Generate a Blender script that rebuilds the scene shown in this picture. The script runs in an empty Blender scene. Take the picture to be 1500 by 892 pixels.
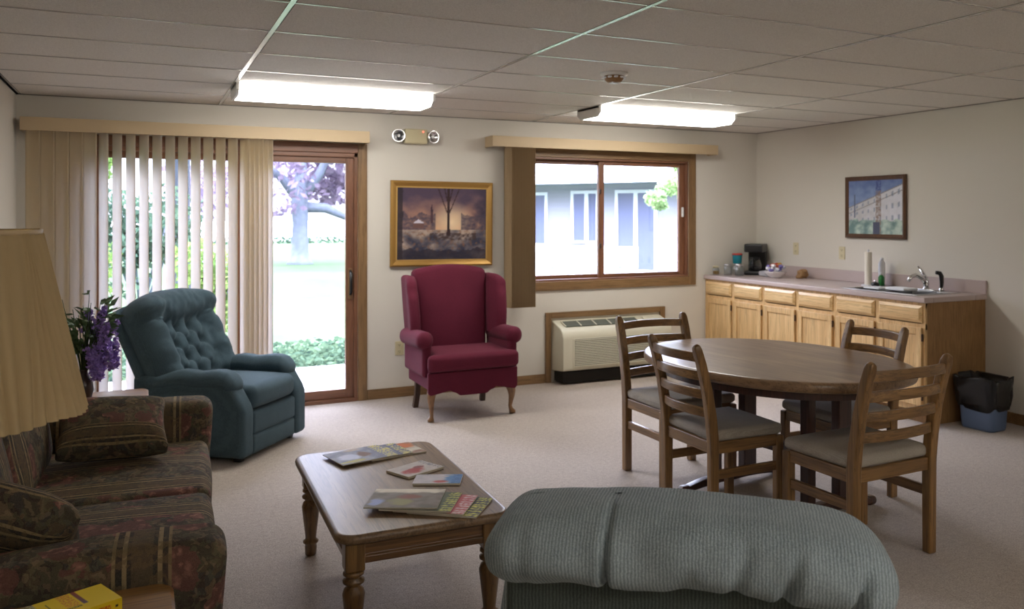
import bpy, math, random
from mathutils import Vector, Matrix, noise
random.seed(7)
scene = bpy.context.scene
C = scene.collection
PI = math.pi
R = math.radians

# ------------------------------------------------------------ dimensions
DW, XR, XL, ZC = 7.277, 5.876, -0.80, 2.44
YF = -2.4          # wall behind the camera

# ------------------------------------------------------------ materials
def lin(c):
    return tuple((x / 12.92 if x <= .04045 else ((x + .055) / 1.055) ** 2.4) for x in c)
def rgb(r, g, b):
    return lin((r / 255., g / 255., b / 255.)) + (1.0,)

class Mat:
    def __init__(self, name):
        self.m = bpy.data.materials.new(name); self.m.use_nodes = True
        self.nt = self.m.node_tree; self.n = self.nt.nodes; self.l = self.nt.links
        self.n.clear()
        self.out = self.n.new('ShaderNodeOutputMaterial')
        self.b = None
    def new(self, t, **kw):
        nd = self.n.new(t)
        for k, v in kw.items():
            setattr(nd, k, v)
        return nd
    def link(self, a, b): self.l.new(a, b)
    def bsdf(self, col=(.8, .8, .8, 1), rough=.6, metal=0., spec=.5, **inp):
        b = self.new('ShaderNodeBsdfPrincipled'); self.b = b
        if isinstance(col, tuple): b.inputs['Base Color'].default_value = col
        else: self.link(col, b.inputs['Base Color'])
        b.inputs['Roughness'].default_value = rough
        b.inputs['Metallic'].default_value = metal
        b.inputs['Specular IOR Level'].default_value = spec
        for k, v in inp.items(): b.inputs[k.replace('_', ' ')].default_value = v
        self.link(b.outputs[0], self.out.inputs['Surface'])
        return b
    def coord(self, scale=(1, 1, 1), rot=(0, 0, 0), loc=(0, 0, 0), kind='Object'):
        tc = self.new('ShaderNodeTexCoord'); mp = self.new('ShaderNodeMapping')
        mp.inputs['Scale'].default_value = scale; mp.inputs['Rotation'].default_value = rot
        mp.inputs['Location'].default_value = loc
        self.link(tc.outputs[kind], mp.inputs[0])
        return mp.outputs[0]
    def noise(self, co, scale, detail=4, rough=.6, dist=0.):
        nz = self.new('ShaderNodeTexNoise'); nz.inputs['Scale'].default_value = scale
        nz.inputs['Detail'].default_value = detail; nz.inputs['Roughness'].default_value = rough
        nz.inputs['Distortion'].default_value = dist
        self.link(co, nz.inputs['Vector']); return nz.outputs['Fac']
    def ramp(self, fac, stops, interp='LINEAR'):
        r = self.new('ShaderNodeValToRGB'); r.color_ramp.interpolation = interp
        e = r.color_ramp.elements
        while len(e) < len(stops): e.new(.5)
        for i, (p, c) in enumerate(stops):
            e[i].position = p; e[i].color = c
        self.link(fac, r.inputs[0]); return r.outputs[0]
    def mix(self, fac, a, b, mode='MIX'):
        m = self.new('ShaderNodeMixRGB'); m.blend_type = mode
        for i, v in ((0, fac), (1, a), (2, b)):
            if isinstance(v, (float, int, tuple)): m.inputs[i].default_value = v
            else: self.link(v, m.inputs[i])
        return m.outputs[0]
    def math(self, op, a, b=None, c=None):
        m = self.new('ShaderNodeMath'); m.operation = op
        for i, v in enumerate((a, b, c)):
            if v is None: continue
            if isinstance(v, (float, int)): m.inputs[i].default_value = v
            else: self.link(v, m.inputs[i])
        return m.outputs[0]
    def bump(self, h, strength=.3, dist=.01):
        bp = self.new('ShaderNodeBump'); bp.inputs['Strength'].default_value = strength
        bp.inputs['Distance'].default_value = dist
        self.link(h, bp.inputs['Height']); self.link(bp.outputs[0], self.b.inputs['Normal'])

def plain(name, c, rough=.6, metal=0., spec=.5, nscale=0, nstr=.15, vary=0., **inp):
    M = Mat(name)
    if vary:
        co = M.coord(); f = M.noise(co, nscale or 20, 3)
        col = M.ramp(f, [(.3, tuple(x * (1 - vary) for x in c[:3]) + (1,)), (.7, tuple(min(1, x * (1 + vary)) for x in c[:3]) + (1,))])
        M.bsdf(col, rough, metal, spec, **inp)
        if nstr: M.bump(f, nstr, .002)
    else:
        M.bsdf(c, rough, metal, spec, **inp)
        if nscale:
            M.bump(M.noise(M.coord(), nscale, 3), nstr, .002)
    return M.m

def wood(name, dark, light, axis=0, scale=1., rough=.38, coat=.25, bump=.12):
    """oak-like: stretched noise grain with cathedral waves along an axis."""
    M = Mat(name)
    s = [14., 14., 14.]; s[axis] = .9
    s = tuple(x * scale for x in s)
    co = M.coord(scale=s)
    n1 = M.noise(co, 1.3, 5, .62, 1.2)
    s2 = [110., 110., 110.]; s2[axis] = 4.
    co2 = M.coord(scale=tuple(x * scale for x in s2))
    n2 = M.noise(co2, 1., 2, .7)
    w = M.new('ShaderNodeTexWave'); w.wave_type = 'RINGS'; w.inputs['Scale'].default_value = 1.1
    w.inputs['Distortion'].default_value = 7; w.inputs['Detail'].default_value = 2
    s3 = [3., 3., 3.]; s3[axis] = .55
    M.link(M.coord(scale=tuple(x * scale for x in s3), loc=(3.1, 2.2, .7)), w.inputs['Vector'])
    a = M.ramp(n1, [(.3, dark), (.7, light)])
    mid = tuple((dark[i] * .85 + light[i] * .1) for i in range(3)) + (1,)
    b = M.mix(M.math('MULTIPLY', w.outputs['Fac'], .6), a, mid)
    dk = tuple(x * .55 for x in dark[:3]) + (1,)
    f = M.math('MULTIPLY', M.math('GREATER_THAN', n2, .56), .5)
    col = M.mix(f, b, dk)
    M.bsdf(col, rough, 0, .5, Coat_Weight=coat, Coat_Roughness=.25)
    M.bump(n2, bump, .002)
    return M.m

M_ = {}
LAMP = 6.5      # fluorescent lens radiance
SKY = 11.       # sky near the zenith
SKY_H = .095     # horizon, as a share of that
EXPO = 1.5
# the wall paint
def mk():
    M = Mat('wall_paint'); co = M.coord()
    f = M.noise(co, 90, 3, .6)
    M.bsdf(rgb(214, 209, 199), .85, 0, .25); M.bump(f, .12, .002); M_['wall'] = M.m
    M = Mat('ceiling_tile'); co = M.coord()
    f = M.noise(co, 260, 3, .7); f2 = M.noise(co, 60, 4, .7)
    c = M.ramp(f, [(.35, rgb(204, 199, 193)), (.6, rgb(238, 234, 228))])
    M.bsdf(c, .95, 0, .1); M.bump(M.math('ADD', f, f2), .5, .004); M_['tile'] = M.m
    # carpet
    M = Mat('carpet_pile'); co = M.coord()
    f = M.noise(co, 150, 3, .75); f2 = M.noise(co, 38, 4, .6); f3 = M.noise(co, 1.6, 3, .5)
    a = M.ramp(f, [(.30, rgb(92, 80, 72)), (.5, rgb(180, 168, 158)), (.64, rgb(236, 228, 220))])
    b = M.mix(.45, a, M.ramp(f2, [(.3, rgb(142, 127, 115)), (.7, rgb(205, 193, 181))]))
    c = M.mix(.25, b, M.ramp(f3, [(.35, rgb(166, 152, 140)), (.65, rgb(190, 178, 166))]))
    M.bsdf(c, .95, 0, .1, Sheen_Weight=.25); M.bump(M.math('ADD', f, M.math('MULTIPLY', f2, .8)), .8, .006); M_['carpet'] = M.m
    # corduroy
    def cord(name, base, hi, k=2 * PI / .006, ax='X', rough=.9, amp=.6):
        M = Mat(name); tc = M.new('ShaderNodeTexCoord'); sx = M.new('ShaderNodeSeparateXYZ')
        M.link(tc.outputs['Object'], sx.inputs[0])
        wob = M.math('MULTIPLY', M.noise(tc.outputs['Object'], 60, 2), .006)
        s = M.math('SINE', M.math('MULTIPLY', M.math('ADD', sx.outputs[ax], wob), k))
        s = M.math('MULTIPLY_ADD', s, .5, .5)
        nz = M.noise(tc.outputs['Object'], 320, 2, .7); n2 = M.noise(tc.outputs['Object'], 9, 3)
        fac = M.math('MULTIPLY', M.math('MULTIPLY_ADD', nz, .9, .1), M.math('MULTIPLY_ADD', s, amp, 1 - amp))
        fac = M.math('ADD', fac, M.math('MULTIPLY', n2, .25))
        c = M.ramp(fac, [(.15, base), (.75, hi)])
        M.bsdf(c, rough, 0, .2, Sheen_Weight=.06, Sheen_Roughness=.4)
        M.bump(fac, .5, .003); M_[name] = M.m
    cord('grey_corduroy', rgb(66, 80, 88), rgb(166, 178, 183), k=2 * PI / .0070, amp=.5)
    cord('grey_corduroy_flat', rgb(40, 46, 44), rgb(86, 94, 90), k=2 * PI / .0075, amp=.6)
    cord('teal_fabric', rgb(34, 48, 56), rgb(78, 98, 108), k=2 * PI / .004, amp=.25)
    cord('burgundy', rgb(72, 24, 40), rgb(106, 38, 58), k=2 * PI / .004, amp=.2)
    cord('seat_fabric', rgb(118, 112, 104), rgb(176, 168, 156), k=2 * PI / .005, amp=.3)
    # floral upholstery: stripes vary along ax
    def floral(name, ax, off=0., per=.36, bw=.38):
        M = Mat(name); tc = M.new('ShaderNodeTexCoord'); co = tc.outputs['Object']
        warp = M.new('ShaderNodeTexNoise'); warp.inputs['Scale'].default_value = 9; warp.inputs['Detail'].default_value = 3
        M.link(co, warp.inputs['Vector'])
        w2 = M.new('ShaderNodeTexNoise'); w2.inputs['Scale'].default_value = 42; w2.inputs['Detail'].default_value = 2; M.link(co, w2.inputs['Vector'])
        mixv = M.mix(.045, M.mix(.14, co, warp.outputs['Color'], 'ADD'), w2.outputs['Color'], 'ADD')
        def vor(scale, feat='F1'):
            v = M.new('ShaderNodeTexVoronoi'); v.inputs['Scale'].default_value = scale; v.feature = feat
            M.link(mixv, v.inputs['Vector']); return v
        v1 = vor(7.5); v2 = vor(26); v3 = vor(52)
        sep = M.new('ShaderNodeSeparateColor'); M.link(v2.outputs['Color'], sep.inputs[0])
        sep3 = M.new('ShaderNodeSeparateColor'); M.link(v3.outputs['Color'], sep3.inputs[0])
        sep1 = M.new('ShaderNodeSeparateColor'); M.link(v1.outputs['Color'], sep1.inputs[0])
        base = M.ramp(sep.outputs[0], [(0, rgb(56, 46, 40)), (.3, rgb(72, 70, 54)), (.5, rgb(100, 88, 64)), (.7, rgb(62, 66, 66)), (.88, rgb(126, 104, 78))], 'CONSTANT')
        leaf = M.ramp(sep3.outputs[1], [(0, rgb(54, 48, 40)), (.5, rgb(88, 90, 66)), (.8, rgb(128, 110, 84))], 'CONSTANT')
        base = M.mix(.5, base, leaf)
        rose = M.ramp(M.math('ADD', v2.outputs['Distance'], M.math('MULTIPLY', sep3.outputs[0], .25)), [(0, rgb(192, 150, 124)), (.28, rgb(152, 104, 90)), (.6, rgb(100, 62, 58))])
        inrose = M.math('MULTIPLY', M.math('LESS_THAN', v1.outputs['Distance'], .47), M.math('GREATER_THAN', sep1.outputs[0], .28))
        c = M.mix(M.math('MULTIPLY', inrose, .85), base, rose)
        thr = M.noise(co, 420, 2, .6)
        # stripe band
        sx = M.new('ShaderNodeSeparateXYZ'); M.link(co, sx.inputs[0])
        t = M.math('FRACT', M.math('DIVIDE', M.math('ADD', sx.outputs[ax], 20 + off + .0), per))
        inband = M.math('LESS_THAN', t, bw)
        lines = M.ramp(M.math('DIVIDE', t, bw), [(0, rgb(150, 130, 92)), (.06, rgb(40, 42, 38)), (.17, rgb(156, 136, 98)), (.25, rgb(46, 48, 42)), (.32, rgb(84, 74, 56)), (.68, rgb(46, 48, 42)), (.76, rgb(158, 138, 100)), (.84, rgb(44, 44, 38)), (.94, rgb(144, 124, 88))], 'CONSTANT')
        vine = M.mix(M.math('MULTIPLY', M.math('GREATER_THAN', sep3.outputs[0], .6), .6), lines, rgb(108, 92, 62))
        c = M.mix(M.math('MULTIPLY', inband, .85), c, vine)
        c = M.mix(.20, c, M.ramp(thr, [(.3, rgb(36, 32, 30)), (.7, rgb(150, 130, 116))]))
        M.bsdf(c, .92, 0, .15); M.bump(thr, .35, .002); M_[name] = M.m
    floral('floral_y', 'Y', .1); floral('floral_x', 'X', .27, .50, .30); floral('floral_pillow', 'Y', .25, .30, .26)
mk()
M_['oak_dark'] = wood('oak_dark_stain', rgb(82, 56, 38), rgb(128, 92, 62), 2, rough=.35)
M_['oak_dark_x'] = wood('oak_dark_rail', rgb(84, 58, 38), rgb(132, 96, 64), 0, rough=.35)
M_['oak_table'] = wood('oak_table_top', rgb(122, 94, 68), rgb(168, 138, 104), 1, scale=.8, rough=.32, coat=.35)
M_['oak_base'] = wood('oak_table_base', rgb(56, 32, 26), rgb(86, 52, 40), 2, rough=.35)
M_['oak_chair'] = wood('oak_chair_upright', rgb(106, 76, 42), rgb(164, 124, 74), 2, rough=.35)
M_['oak_chair_x'] = wood('oak_chair_slat', rgb(106, 76, 42), rgb(166, 126, 76), 0, rough=.35)
M_['oak_chair_y'] = wood('oak_chair_side', rgb(104, 74, 42), rgb(160, 120, 72), 1, rough=.35)
M_['coffee_top'] = wood('coffee_table_top', rgb(106, 82, 58), rgb(156, 128, 94), 1, scale=1.0, rough=.42, coat=.12)
M_['coffee_leg'] = wood('coffee_table_leg', rgb(94, 66, 36), rgb(142, 106, 60), 2, rough=.35)
M_['coffee_apron'] = wood('coffee_table_apron', rgb(92, 64, 38), rgb(136, 98, 60), 0, rough=.35)
M_['cab'] = wood('honey_oak', rgb(204, 164, 110), rgb(230, 198, 144), 2, rough=.45, coat=.15, bump=.05)
M_['cab_h'] = wood('honey_oak_drawer', rgb(208, 168, 114), rgb(234, 204, 150), 1, rough=.4, coat=.2, bump=.05)
M_['cab_side'] = wood('cabinet_side_panel', rgb(142, 106, 66), rgb(160, 124, 80), 2, scale=2, rough=.6, coat=0., bump=.03)
M_['trim'] = wood('stained_trim', rgb(122, 92, 58), rgb(150, 118, 80), 0, rough=.45, coat=.1, bump=.05)
M_['trim_v'] = wood('stained_trim_upright', rgb(122, 92, 58), rgb(150, 118, 80), 2, rough=.45, coat=.1, bump=.05)
M_['sash'] = wood('reddish_sash', rgb(112, 72, 50), rgb(142, 96, 68), 2, rough=.4, coat=.2, bump=.05)
M_['sash_h'] = wood('reddish_sash_rail', rgb(112, 72, 50), rgb(142, 96, 68), 0, rough=.4, coat=.2, bump=.05)
M_['legdark'] = wood('walnut_leg', rgb(58, 38, 28), rgb(88, 60, 42), 2, rough=.35)
M_['legtan'] = wood('tan_cabriole', rgb(120, 84, 52), rgb(158, 118, 78), 2, rough=.3, coat=.4)
M_['endtable'] = wood('end_table_top', rgb(124, 84, 34), rgb(166, 122, 58), 0, rough=.35)
M_['valance'] = plain('valance_vinyl', rgb(192, 170, 136), .55, nscale=200, nstr=.05)
M_['laminate'] = plain('mauve_laminate', rgb(184, 168, 164), .35, vary=.06, nscale=300, nstr=.02)
M_['acwhite'] = plain('almond_plastic', rgb(206, 202, 182), .45)
M_['acdark'] = plain('dark_vent', rgb(84, 88, 78), .6)
M_['black'] = plain('black_plastic', rgb(22, 22, 24), .35)
M_['undershade'] = plain('black_undershade', rgb(30, 28, 26), .8)
M_['ivory'] = plain('ivory_plastic', rgb(206, 196, 160), .4)
M_['slot'] = plain('outlet_slot', rgb(90, 84, 66), .5)
M_['chrome'] = plain('chrome', (.75, .75, .76, 1), .12, 1.)
M_['steel'] = plain('brushed_steel', (.55, .55, .56, 1), .28, 1.)
M_['brass'] = plain('polished_brass', rgb(206, 176, 112), .18, 1.)
M_['gold'] = plain('gilt_frame', rgb(178, 138, 74), .38, .55, nscale=120, nstr=.3)
M_['gold_in'] = plain('gilt_frame_inner', rgb(206, 168, 100), .32, .55)
M_['walnut_frame'] = wood('walnut_picture_frame', rgb(76, 52, 36), rgb(112, 78, 54), 2, rough=.35)
M_['white_metal'] = plain('white_enamel', rgb(225, 225, 222), .4)
M_['tbar'] = plain('grid_tbar', rgb(182, 178, 172), .22, .0, .8)
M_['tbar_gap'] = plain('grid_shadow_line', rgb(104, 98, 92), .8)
M_['bin'] = plain('blue_bin_plastic', rgb(94, 112, 144), .4)
M_['bag'] = plain('black_bin_liner', rgb(16, 16, 19), .3, nscale=25, nstr=.8)
M_['teal_pl'] = plain('teal_plastic', rgb(20, 130, 148), .35)
M_['red_pl'] = plain('red_lid', rgb(178, 52, 44), .4)
M_['green_pl'] = plain('green_bottle_plastic', rgb(34, 120, 56), .35)
M_['paper'] = plain('paper_towel', rgb(232, 226, 214), .9, nscale=80, nstr=.2)
M_['white_pl'] = plain('white_plastic', rgb(232, 234, 240), .35)
M_['cloth_white'] = plain('white_dish_cloth', rgb(238, 240, 246), .9)
M_['honey'] = plain('honey_amber', rgb(190, 150, 70), .25)
M_['bowl'] = plain('white_bowl', rgb(232, 230, 232), .3)
M_['candy_purple'] = plain('purple_wrapper', rgb(120, 112, 176), .45)
M_['candy_orange'] = plain('orange_wrapper', rgb(190, 96, 60), .45)
M_['stem'] = plain('plant_stem', rgb(62, 82, 46), .6)
M_['leaf'] = plain('plant_leaf', rgb(78, 104, 66), .55, vary=.25, nscale=30)
M_['petal'] = plain('purple_petal', rgb(158, 132, 204), .7, vary=.2, nscale=40)
M_['vase'] = plain('dark_vase', rgb(60, 46, 44), .3)
M_['canebulb'] = plain('bulb_glass', (.9, .9, .9, 1), .05, 0., .9)
M_['pageedge'] = plain('page_edges', rgb(208, 200, 182), .9)
M_['slate_concrete'] = plain('patio_concrete', rgb(128, 124, 122), .85, vary=.05, nscale=12)
M_['bark'] = plain('tree_bark', rgb(100, 106, 120), .9, vary=.2, nscale=6, nstr=.5)  # veiling haze put into the bark colour as a paler blue-grey
M_['barkdark'] = plain('conifer_bark', rgb(42, 48, 58), .9, vary=.2, nscale=6, nstr=.5)
M_['siding'] = plain('cream_siding', rgb(146, 145, 156), .8)
M_['brick_pale'] = plain('pale_brick', rgb(160, 152, 156), .9, vary=.06, nscale=20)
M_['soffit'] = plain('soffit_paint', rgb(150, 152, 168), .8)
M_['shingle'] = plain('pale_shingle', rgb(164, 164, 174), .9, vary=.05, nscale=15)
M_['farglass'] = plain('dim_window_glass', rgb(96, 100, 128), .15, 0., .6)
M_['white_paint'] = plain('white_paint', rgb(214, 214, 222), .6)
def leafmat(name, c1, c2, tr=.35):
    M = Mat(name); co = M.coord(); f = M.noise(co, 2.5, 4, .7)
    col = M.ramp(f, [(.35, c1), (.65, c2)])
    d = M.new('ShaderNodeBsdfDiffuse'); t = M.new('ShaderNodeBsdfTranslucent'); mx = M.new('ShaderNodeMixShader')
    M.link(col, d.inputs[0]); M.link(col, t.inputs[0]); mx.inputs[0].default_value = tr
    M.link(d.outputs[0], mx.inputs[1]); M.link(t.outputs[0], mx.inputs[2]); M.link(mx.outputs[0], M.out.inputs[0])
    M_[name] = M.m
leafmat('shrub_leaf', rgb(70, 98, 50), rgb(128, 150, 84))
leafmat('shrub_dark', rgb(46, 64, 56), rgb(84, 106, 84))
leafmat('plum_leaf', rgb(108, 96, 120), rgb(160, 142, 162))  # leaf colour lightened to carry the glare haze
leafmat('lime_leaf', rgb(120, 148, 100), rgb(168, 186, 136))
leafmat('ivy_leaf', rgb(44, 62, 54), rgb(92, 112, 86))
def mk2():
    M = Mat('lawn_grass'); co = M.coord(); f = M.noise(co, 3, 6, .7); f2 = M.noise(co, .35, 3)
    c = M.mix(.5, M.ramp(f, [(.3, rgb(58, 72, 52)), (.7, rgb(78, 94, 68))]), M.ramp(f2, [(.35, rgb(60, 76, 54)), (.65, rgb(82, 96, 70))]))
    M.bsdf(c, .95, 0, .05); M.bump(f, .5, .03); M_['lawn'] = M.m
    # glass
    M = Mat('clear_glass'); t = M.new('ShaderNodeBsdfTransparent'); t.inputs[0].default_value = (.97, .98, .98, 1)
    g = M.new('ShaderNodeBsdfGlossy'); g.inputs['Roughness'].default_value = .02
    fr = M.new('ShaderNodeFresnel'); fr.inputs[0].default_value = 1.45
    mx = M.new('ShaderNodeMixShader'); M.link(M.math('MULTIPLY', fr.outputs[0], .8), mx.inputs[0])
    M.link(t.outputs[0], mx.inputs[1]); M.link(g.outputs[0], mx.inputs[2]); M.link(mx.outputs[0], M.out.inputs[0])
    M_['glass'] = M.m
    # translucent things
    def transl(name, c, tr, rough=.6, tc=None):
        M = Mat(name); d = M.new('ShaderNodeBsdfDiffuse'); t = M.new('ShaderNodeBsdfTranslucent'); mx = M.new('ShaderNodeMixShader')
        d.inputs[0].default_value = c; t.inputs[0].default_value = tc or c; mx.inputs[0].default_value = tr
        M.link(d.outputs[0], mx.inputs[1]); M.link(t.outputs[0], mx.inputs[2]); M.link(mx.outputs[0], M.out.inputs[0]); M_[name] = M.m
    transl('vane', rgb(214, 192, 152), .52, tc=rgb(250, 250, 250))
    transl('shade', rgb(204, 182, 142), .32)
    transl('plastic_bag', rgb(222, 222, 226), .5)
    M = Mat('jar_glass'); t = M.new('ShaderNodeBsdfTransparent'); t.inputs[0].default_value = (.86, .88, .88, 1)
    g = M.new('ShaderNodeBsdfGlossy'); g.inputs['Roughness'].default_value = .05
    fr = M.new('ShaderNodeLayerWeight'); fr.inputs[0].default_value = .35
    mx = M.new('ShaderNodeMixShader'); M.link(M.math('MULTIPLY_ADD', fr.outputs['Facing'], .45, .06), mx.inputs[0])
    M.link(t.outputs[0], mx.inputs[1]); M.link(g.outputs[0], mx.inputs[2]); M.link(mx.outputs[0], M.out.inputs[0]); M_['jar'] = M.m
    M = Mat('lit_diffuser'); e = M.new('ShaderNodeEmission'); e.inputs[0].default_value = (1., .965, .91, 1); e.inputs[1].default_value = LAMP
    M.link(e.outputs[0], M.out.inputs[0]); M_['diffuser'] = M.m
    M = Mat('red_indicator'); e = M.new('ShaderNodeEmission'); e.inputs[0].default_value = (1, .12, .08, 1); e.inputs[1].default_value = 1.2
    M.link(e.outputs[0], M.out.inputs[0]); M_['led'] = M.m
    M = Mat('painted_surface'); a = M.new('ShaderNodeAttribute'); a.attribute_name = 'Col'
    M.bsdf(a.outputs['Color'], .55, 0, .2); M_['painted'] = M.m
    M = Mat('window_vane_shaded'); tc = M.new('ShaderNodeTexCoord')
    M.bsdf(rgb(156, 134, 102), .7); M_['vane_shaded'] = M.m  # brown stands in for shade on vanes seen edge-on

mk2()

# ------------------------------------------------------------ mesh builder
class MB:
    def __init__(self): self.v = []; self.f = []; self.col = None
    def add(self, vs, fs, M=None):
        b = len(self.v)
        if M is not None: vs = [tuple(M @ Vector(v)) for v in vs]
        self.v += [tuple(v) for v in vs]; self.f += [tuple(b + i for i in f) for f in fs]
        return self
    def box(self, c, s, rot=None):
        x, y, z = s[0] / 2, s[1] / 2, s[2] / 2
        vs = [(-x, -y, -z), (x, -y, -z), (x, y, -z), (-x, y, -z), (-x, -y, z), (x, -y, z), (x, y, z), (-x, y, z)]
        fs = [(0, 3, 2, 1), (4, 5, 6, 7), (0, 1, 5, 4), (1, 2, 6, 5), (2, 3, 7, 6), (3, 0, 4, 7)]
        M = Matrix.Translation(c)
        if rot is not None: M = M @ rot
        return self.add(vs, fs, M)
    def bb(self, x0, x1, y0, y1, z0, z1):
        return self.box(((x0 + x1) / 2, (y0 + y1) / 2, (z0 + z1) / 2), (abs(x1 - x0), abs(y1 - y0), abs(z1 - z0)))
    def lathe(self, prof, c=(0, 0, 0), n=24, M=None):
        vs = []; fs = []
        for r, z in prof:
            for i in range(n):
                a = 2 * PI * i / n; vs.append((c[0] + r * math.cos(a), c[1] + r * math.sin(a), c[2] + z))
        k = len(prof)
        for j in range(k - 1):
            for i in range(n):
                fs.append((j * n + i, j * n + (i + 1) % n, (j + 1) * n + (i + 1) % n, (j + 1) * n + i))
        if prof[0][0] > 1e-4: fs.append(tuple(reversed(range(n))))
        if prof[-1][0] > 1e-4: fs.append(tuple((k - 1) * n + i for i in range(n)))
        return self.add(vs, fs, M)
    def tube(self, pts, r, n=10, cap=True, squash=None):
        pts = [Vector(p) for p in pts]; rs = r if isinstance(r, (list, tuple)) else [r] * len(pts)
        vs = []; fs = []; prev = None
        for i, p in enumerate(pts):
            t = (pts[min(i + 1, len(pts) - 1)] - pts[max(i - 1, 0)]).normalized()
            if prev is None:
                u = t.orthogonal().normalized()
                if abs(t.z) > .7: u = Vector((1, 0, 0)) - t * t.x; u.normalize()
            else:
                u = prev - t * prev.dot(t); u.normalize()
            prev = u; w = t.cross(u)
            for k in range(n):
                a = 2 * PI * k / n; vs.append(tuple(p + (u * math.cos(a) + w * math.sin(a)) * rs[i]))
        for j in range(len(pts) - 1):
            for k in range(n): fs.append((j * n + k, j * n + (k + 1) % n, (j + 1) * n + (k + 1) % n, (j + 1) * n + k))
        if cap: fs.append(tuple(reversed(range(n)))); fs.append(tuple((len(pts) - 1) * n + k for k in range(n)))
        return self.add(vs, fs)
    def bar(self, pts, w, h, up=(0, 0, 1)):
        """rectangular bar swept through pts (w across, h along up)."""
        pts = [Vector(p) for p in pts]; up = Vector(up); vs = []; fs = []
        for i, p in enumerate(pts):
            t = (pts[min(i + 1, len(pts) - 1)] - pts[max(i - 1, 0)]).normalized()
            s = t.cross(up).normalized(); u = s.cross(t).normalized()
            ww = w[i] if isinstance(w, (list, tuple)) else w; hh = h[i] if isinstance(h, (list, tuple)) else h
            for a, b in ((-1, -1), (1, -1), (1, 1), (-1, 1)): vs.append(tuple(p + s * a * ww / 2 + u * b * hh / 2))
        for j in range(len(pts) - 1):
            for k in range(4): fs.append((j * 4 + k, j * 4 + (k + 1) % 4, (j + 1) * 4 + (k + 1) % 4, (j + 1) * 4 + k))
        fs.append((3, 2, 1, 0)); e = (len(pts) - 1) * 4; fs.append((e, e + 1, e + 2, e + 3))
        return self.add(vs, fs)
    def prism(self, outline, t0, t1, axis='y', M=None):
        """outline: 2-D points in the two other axes (x,z for y; y,z for x; x,y for z)"""
        n = len(outline); vs = []
        for t in (t0, t1):
            for a, b in outline:
                vs.append({'y': (a, t, b), 'x': (t, a, b), 'z': (a, b, t)}[axis])
        fs = [tuple(range(n)), tuple(reversed(range(n, 2 * n)))]
        for i in range(n): fs.append((i, n + i, n + (i + 1) % n, (i + 1) % n))
        return self.add(vs, fs, M)
    def soft(self, c, s, r=.04, n=8, puff=(0, 0, 0), deform=None, M=None, seg=4):
        """rounded box with optional puff on each axis and a deform callback in local coords"""
        h = [s[0] / 2, s[1] / 2, s[2] / 2]; r = min(r, min(h) * .999)
        nn = n if isinstance(n, tuple) else (n, n, n)
        def samples(hh, n):
            inner = hh - r
            edge = [inner + r * math.tan(PI / 4 * i / seg) for i in range(1, seg + 1)]
            mid = [-inner + 2 * inner * i / n for i in range(n + 1)]
            return [-e for e in reversed(edge)] + mid + edge
        S = [samples(x, q) for x, q in zip(h, nn)]; idx = {}; vs = []; fs = []
        def vid(i, j, k):
            key = (i, j, k)
            if key in idx: return idx[key]
            q = Vector((S[0][i], S[1][j], S[2][k]))
            inn = Vector([max(-(h[a] - r), min(h[a] - r, q[a])) for a in range(3)])
            d = q - inn; p = inn + d.normalized() * r if d.length > 0 else q
            u = [p[a] / h[a] for a in range(3)]
            e = []
            for a in range(3):
                b_, c_ = (a + 1) % 3, (a + 2) % 3
                e.append(puff[a] * u[a] * max(0, 1 - u[b_] ** 2) * max(0, 1 - u[c_] ** 2))
            p = p + Vector(e)
            if deform: p = Vector(deform(p.x, p.y, p.z))
            idx[key] = len(vs); vs.append(tuple(p + Vector(c))); return idx[key]
        L = [len(x) - 1 for x in S]
        for i in range(L[0]):
            for j in range(L[1]):
                fs.append((vid(i, j, 0), vid(i, j + 1, 0), vid(i + 1, j + 1, 0), vid(i + 1, j, 0)))
                k = L[2]; fs.append((vid(i, j, k), vid(i + 1, j, k), vid(i + 1, j + 1, k), vid(i, j + 1, k)))
        for i in range(L[0]):
            for k in range(L[2]):
                fs.append((vid(i, 0, k), vid(i + 1, 0, k), vid(i + 1, 0, k + 1), vid(i, 0, k + 1)))
                j = L[1]; fs.append((vid(i, j, k), vid(i, j, k + 1), vid(i + 1, j, k + 1), vid(i + 1, j, k)))
        for j in range(L[1]):
            for k in range(L[2]):
                fs.append((vid(0, j, k), vid(0, j, k + 1), vid(0, j + 1, k + 1), vid(0, j + 1, k)))
                i = L[0]; fs.append((vid(i, j, k), vid(i, j + 1, k), vid(i, j + 1, k + 1), vid(i, j, k + 1)))
        return self.add(vs, fs, M)
    def build(self, name, mat, parent=None, smooth=False, bevel=0., seg=2, loc=None, rot=None, sub=0):
        me = bpy.data.meshes.new(name); me.from_pydata(self.v, [], self.f); me.update()
        if smooth: me.polygons.foreach_set('use_smooth', [True] * len(me.polygons))
        me.materials.append(mat if not isinstance(mat, str) else M_[mat])
        o = bpy.data.objects.new(name, me); C.objects.link(o)
        if parent is not None: o.parent = parent
        if loc: o.location = loc
        if rot: o.rotation_euler = rot
        if bevel:
            m = o.modifiers.new('bevel', 'BEVEL'); m.width = bevel; m.segments = seg; m.limit_method = 'ANGLE'; m.angle_limit = R(35)
            me.polygons.foreach_set('use_smooth', [True] * len(me.polygons))
            try:
                w = o.modifiers.new('wn', 'WEIGHTED_NORMAL'); w.keep_sharp = True
            except Exception: pass
        if sub:
            m = o.modifiers.new('sub', 'SUBSURF'); m.levels = sub; m.render_levels = sub
        return o

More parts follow.
